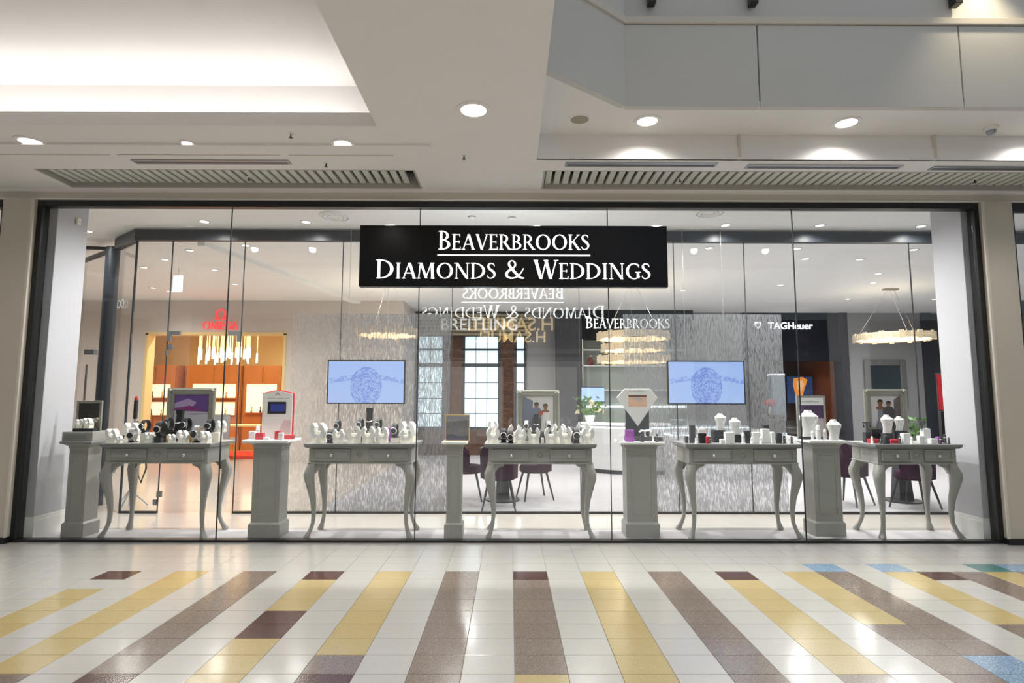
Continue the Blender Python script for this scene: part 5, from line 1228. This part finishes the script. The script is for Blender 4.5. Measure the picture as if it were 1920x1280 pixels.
# ---------------------------------------------------------------- ring chandeliers
CRYS = emis('warm_crystal', (1.0, .80, .52), .42); CRYG = mat('crystal_facet', (.55, .46, .34), .15, .2, noise=.6, scale=40, emit=(1.0, .78, .5), es=.2)
def ring_chandelier(x, y, z, r, label, tiers=1, squash=1.0):
    t = thing('ring_chandelier', label, 'chandelier', (x, y, z), group='crystal ring chandeliers')
    obj('canopy', B(-.14, .14, -.05, .05, 3.60 - z, 3.63 - z), BRONZE, t)
    for k in range(3): obj('wire', MB().tube([(.08 * cos(2.1 * k), .04 * sin(2.1 * k), 3.60 - z), (r * .9 * cos(2.1 * k + .3), r * .9 * sin(2.1 * k + .3), .1)], .003, 5), STEEL, t)
    pl = bpy.data.lights.new('chandelier_glow', 'POINT'); pl.energy = 30; pl.color = (1, .88, .7); pl.shadow_soft_size = r * .8; pl.specular_factor = 0
    po = bpy.data.objects.new('chandelier_glow', pl); C.objects.link(po); po.parent = t; po.location = (0, 0, 0)
    for q in range(tiers):
        zz = -q * .22; rr = r * (1 - .12 * (q % 2))
        n = 40
        hoop = obj('hoop', MB().rings([[(a * cos(2 * pi * j / n), a * sin(2 * pi * j / n), zz + b) for j in range(n)] for a, b in ((rr - .03, -.02), (rr - .01, -.02), (rr - .01, .09), (rr - .03, .09))], cap=False), CRYS, t)
        c = MB()
        for j in range(n):
            a = 2 * pi * (j + .5) / n; px, py = rr * cos(a), rr * sin(a); w_ = rr * pi / n * .8; tx, ty = -sin(a), cos(a)
            hh = .055 if j % 3 else .075
            for z0, z1 in ((zz + .035, zz + .035 + hh), (zz + .028 - hh, zz + .028)):
                c.prismz([(px - tx * w_, py - ty * w_), (px + tx * w_, py + ty * w_), (px + tx * w_ + cos(a) * .03, py + ty * w_ + sin(a) * .03), (px - tx * w_ + cos(a) * .03, py - ty * w_ + sin(a) * .03)], z0, z1)
        o = obj('crystals', c, CRYG, hoop); o['kind'] = 'stuff'
ring_chandelier(7.62, 11.3, 2.62, .67, 'gold crystal ring chandelier in front of the grey wall at right')
ring_chandelier(-2.35, 10.9, 2.64, .56, 'gold crystal ring chandelier seen through the left patterned film')
ring_chandelier(2.35, 10.9, 2.58, .66, 'three-tier gold crystal ring chandelier near the black fascia sign', 3)

# ---------------------------------------------------------------- the opposite side of the mall, seen in reflection
YW = -1.2
struct('wall_opposite', MB().box(-13, 13, YW - .1, YW, 2.55, ZL).box(-13, -5.0, YW - .1, YW, 0, 2.55).box(5.0, 13, YW - .1, YW, 0, 2.55), mat('opposite_wall', (.10, .095, .09), .6))
struct('wall_opposite_shop', B(-5.0, 5.0, YW - 1.6, YW - 1.5, 0, 2.55), mat('opposite_shop_wall', (.08, .075, .07), .7))
struct('floor_opposite', B(-5, 5, YW - 1.6, -1.3, -.1, 0), CARPET); struct('ceiling_opposite', B(-5, 5, YW - 1.6, YW, 2.55, 2.6), WHITE)
for k, (a, b) in enumerate(((-4.6, -2.4), (-2.1, -.2), (.1, 2.0), (2.3, 4.6))):  # glowing panels added in place of the lit shop windows opposite
    t = thing('shop_glow_panel', 'added glowing panel standing for the lit shop across the mall, %s' % ('first', 'second', 'third', 'fourth')[k], 'light panel', ((a + b) / 2, YW - 1.3, .25), group='added glow panels across the mall')
    obj('face', B(-(b - a) / 2, (b - a) / 2, 0, .03, .05, 2.1), emis('shop_glow_face', (1.0, .97, .93), .75), t); obj('base', B(-(b - a) / 2, (b - a) / 2, -.1, .1, -.25, .05), BLK, t)
t = thing('opposite_sign', 'gold lettered sign of the shop across the mall', 'sign', (.98, YW + .03, 2.96))
o = link('lettering', sans_mesh('lettering', 'H.SAMUEL', 1.95, .03, GOLDL, .01), t); o.rotation_euler.z = R(180)
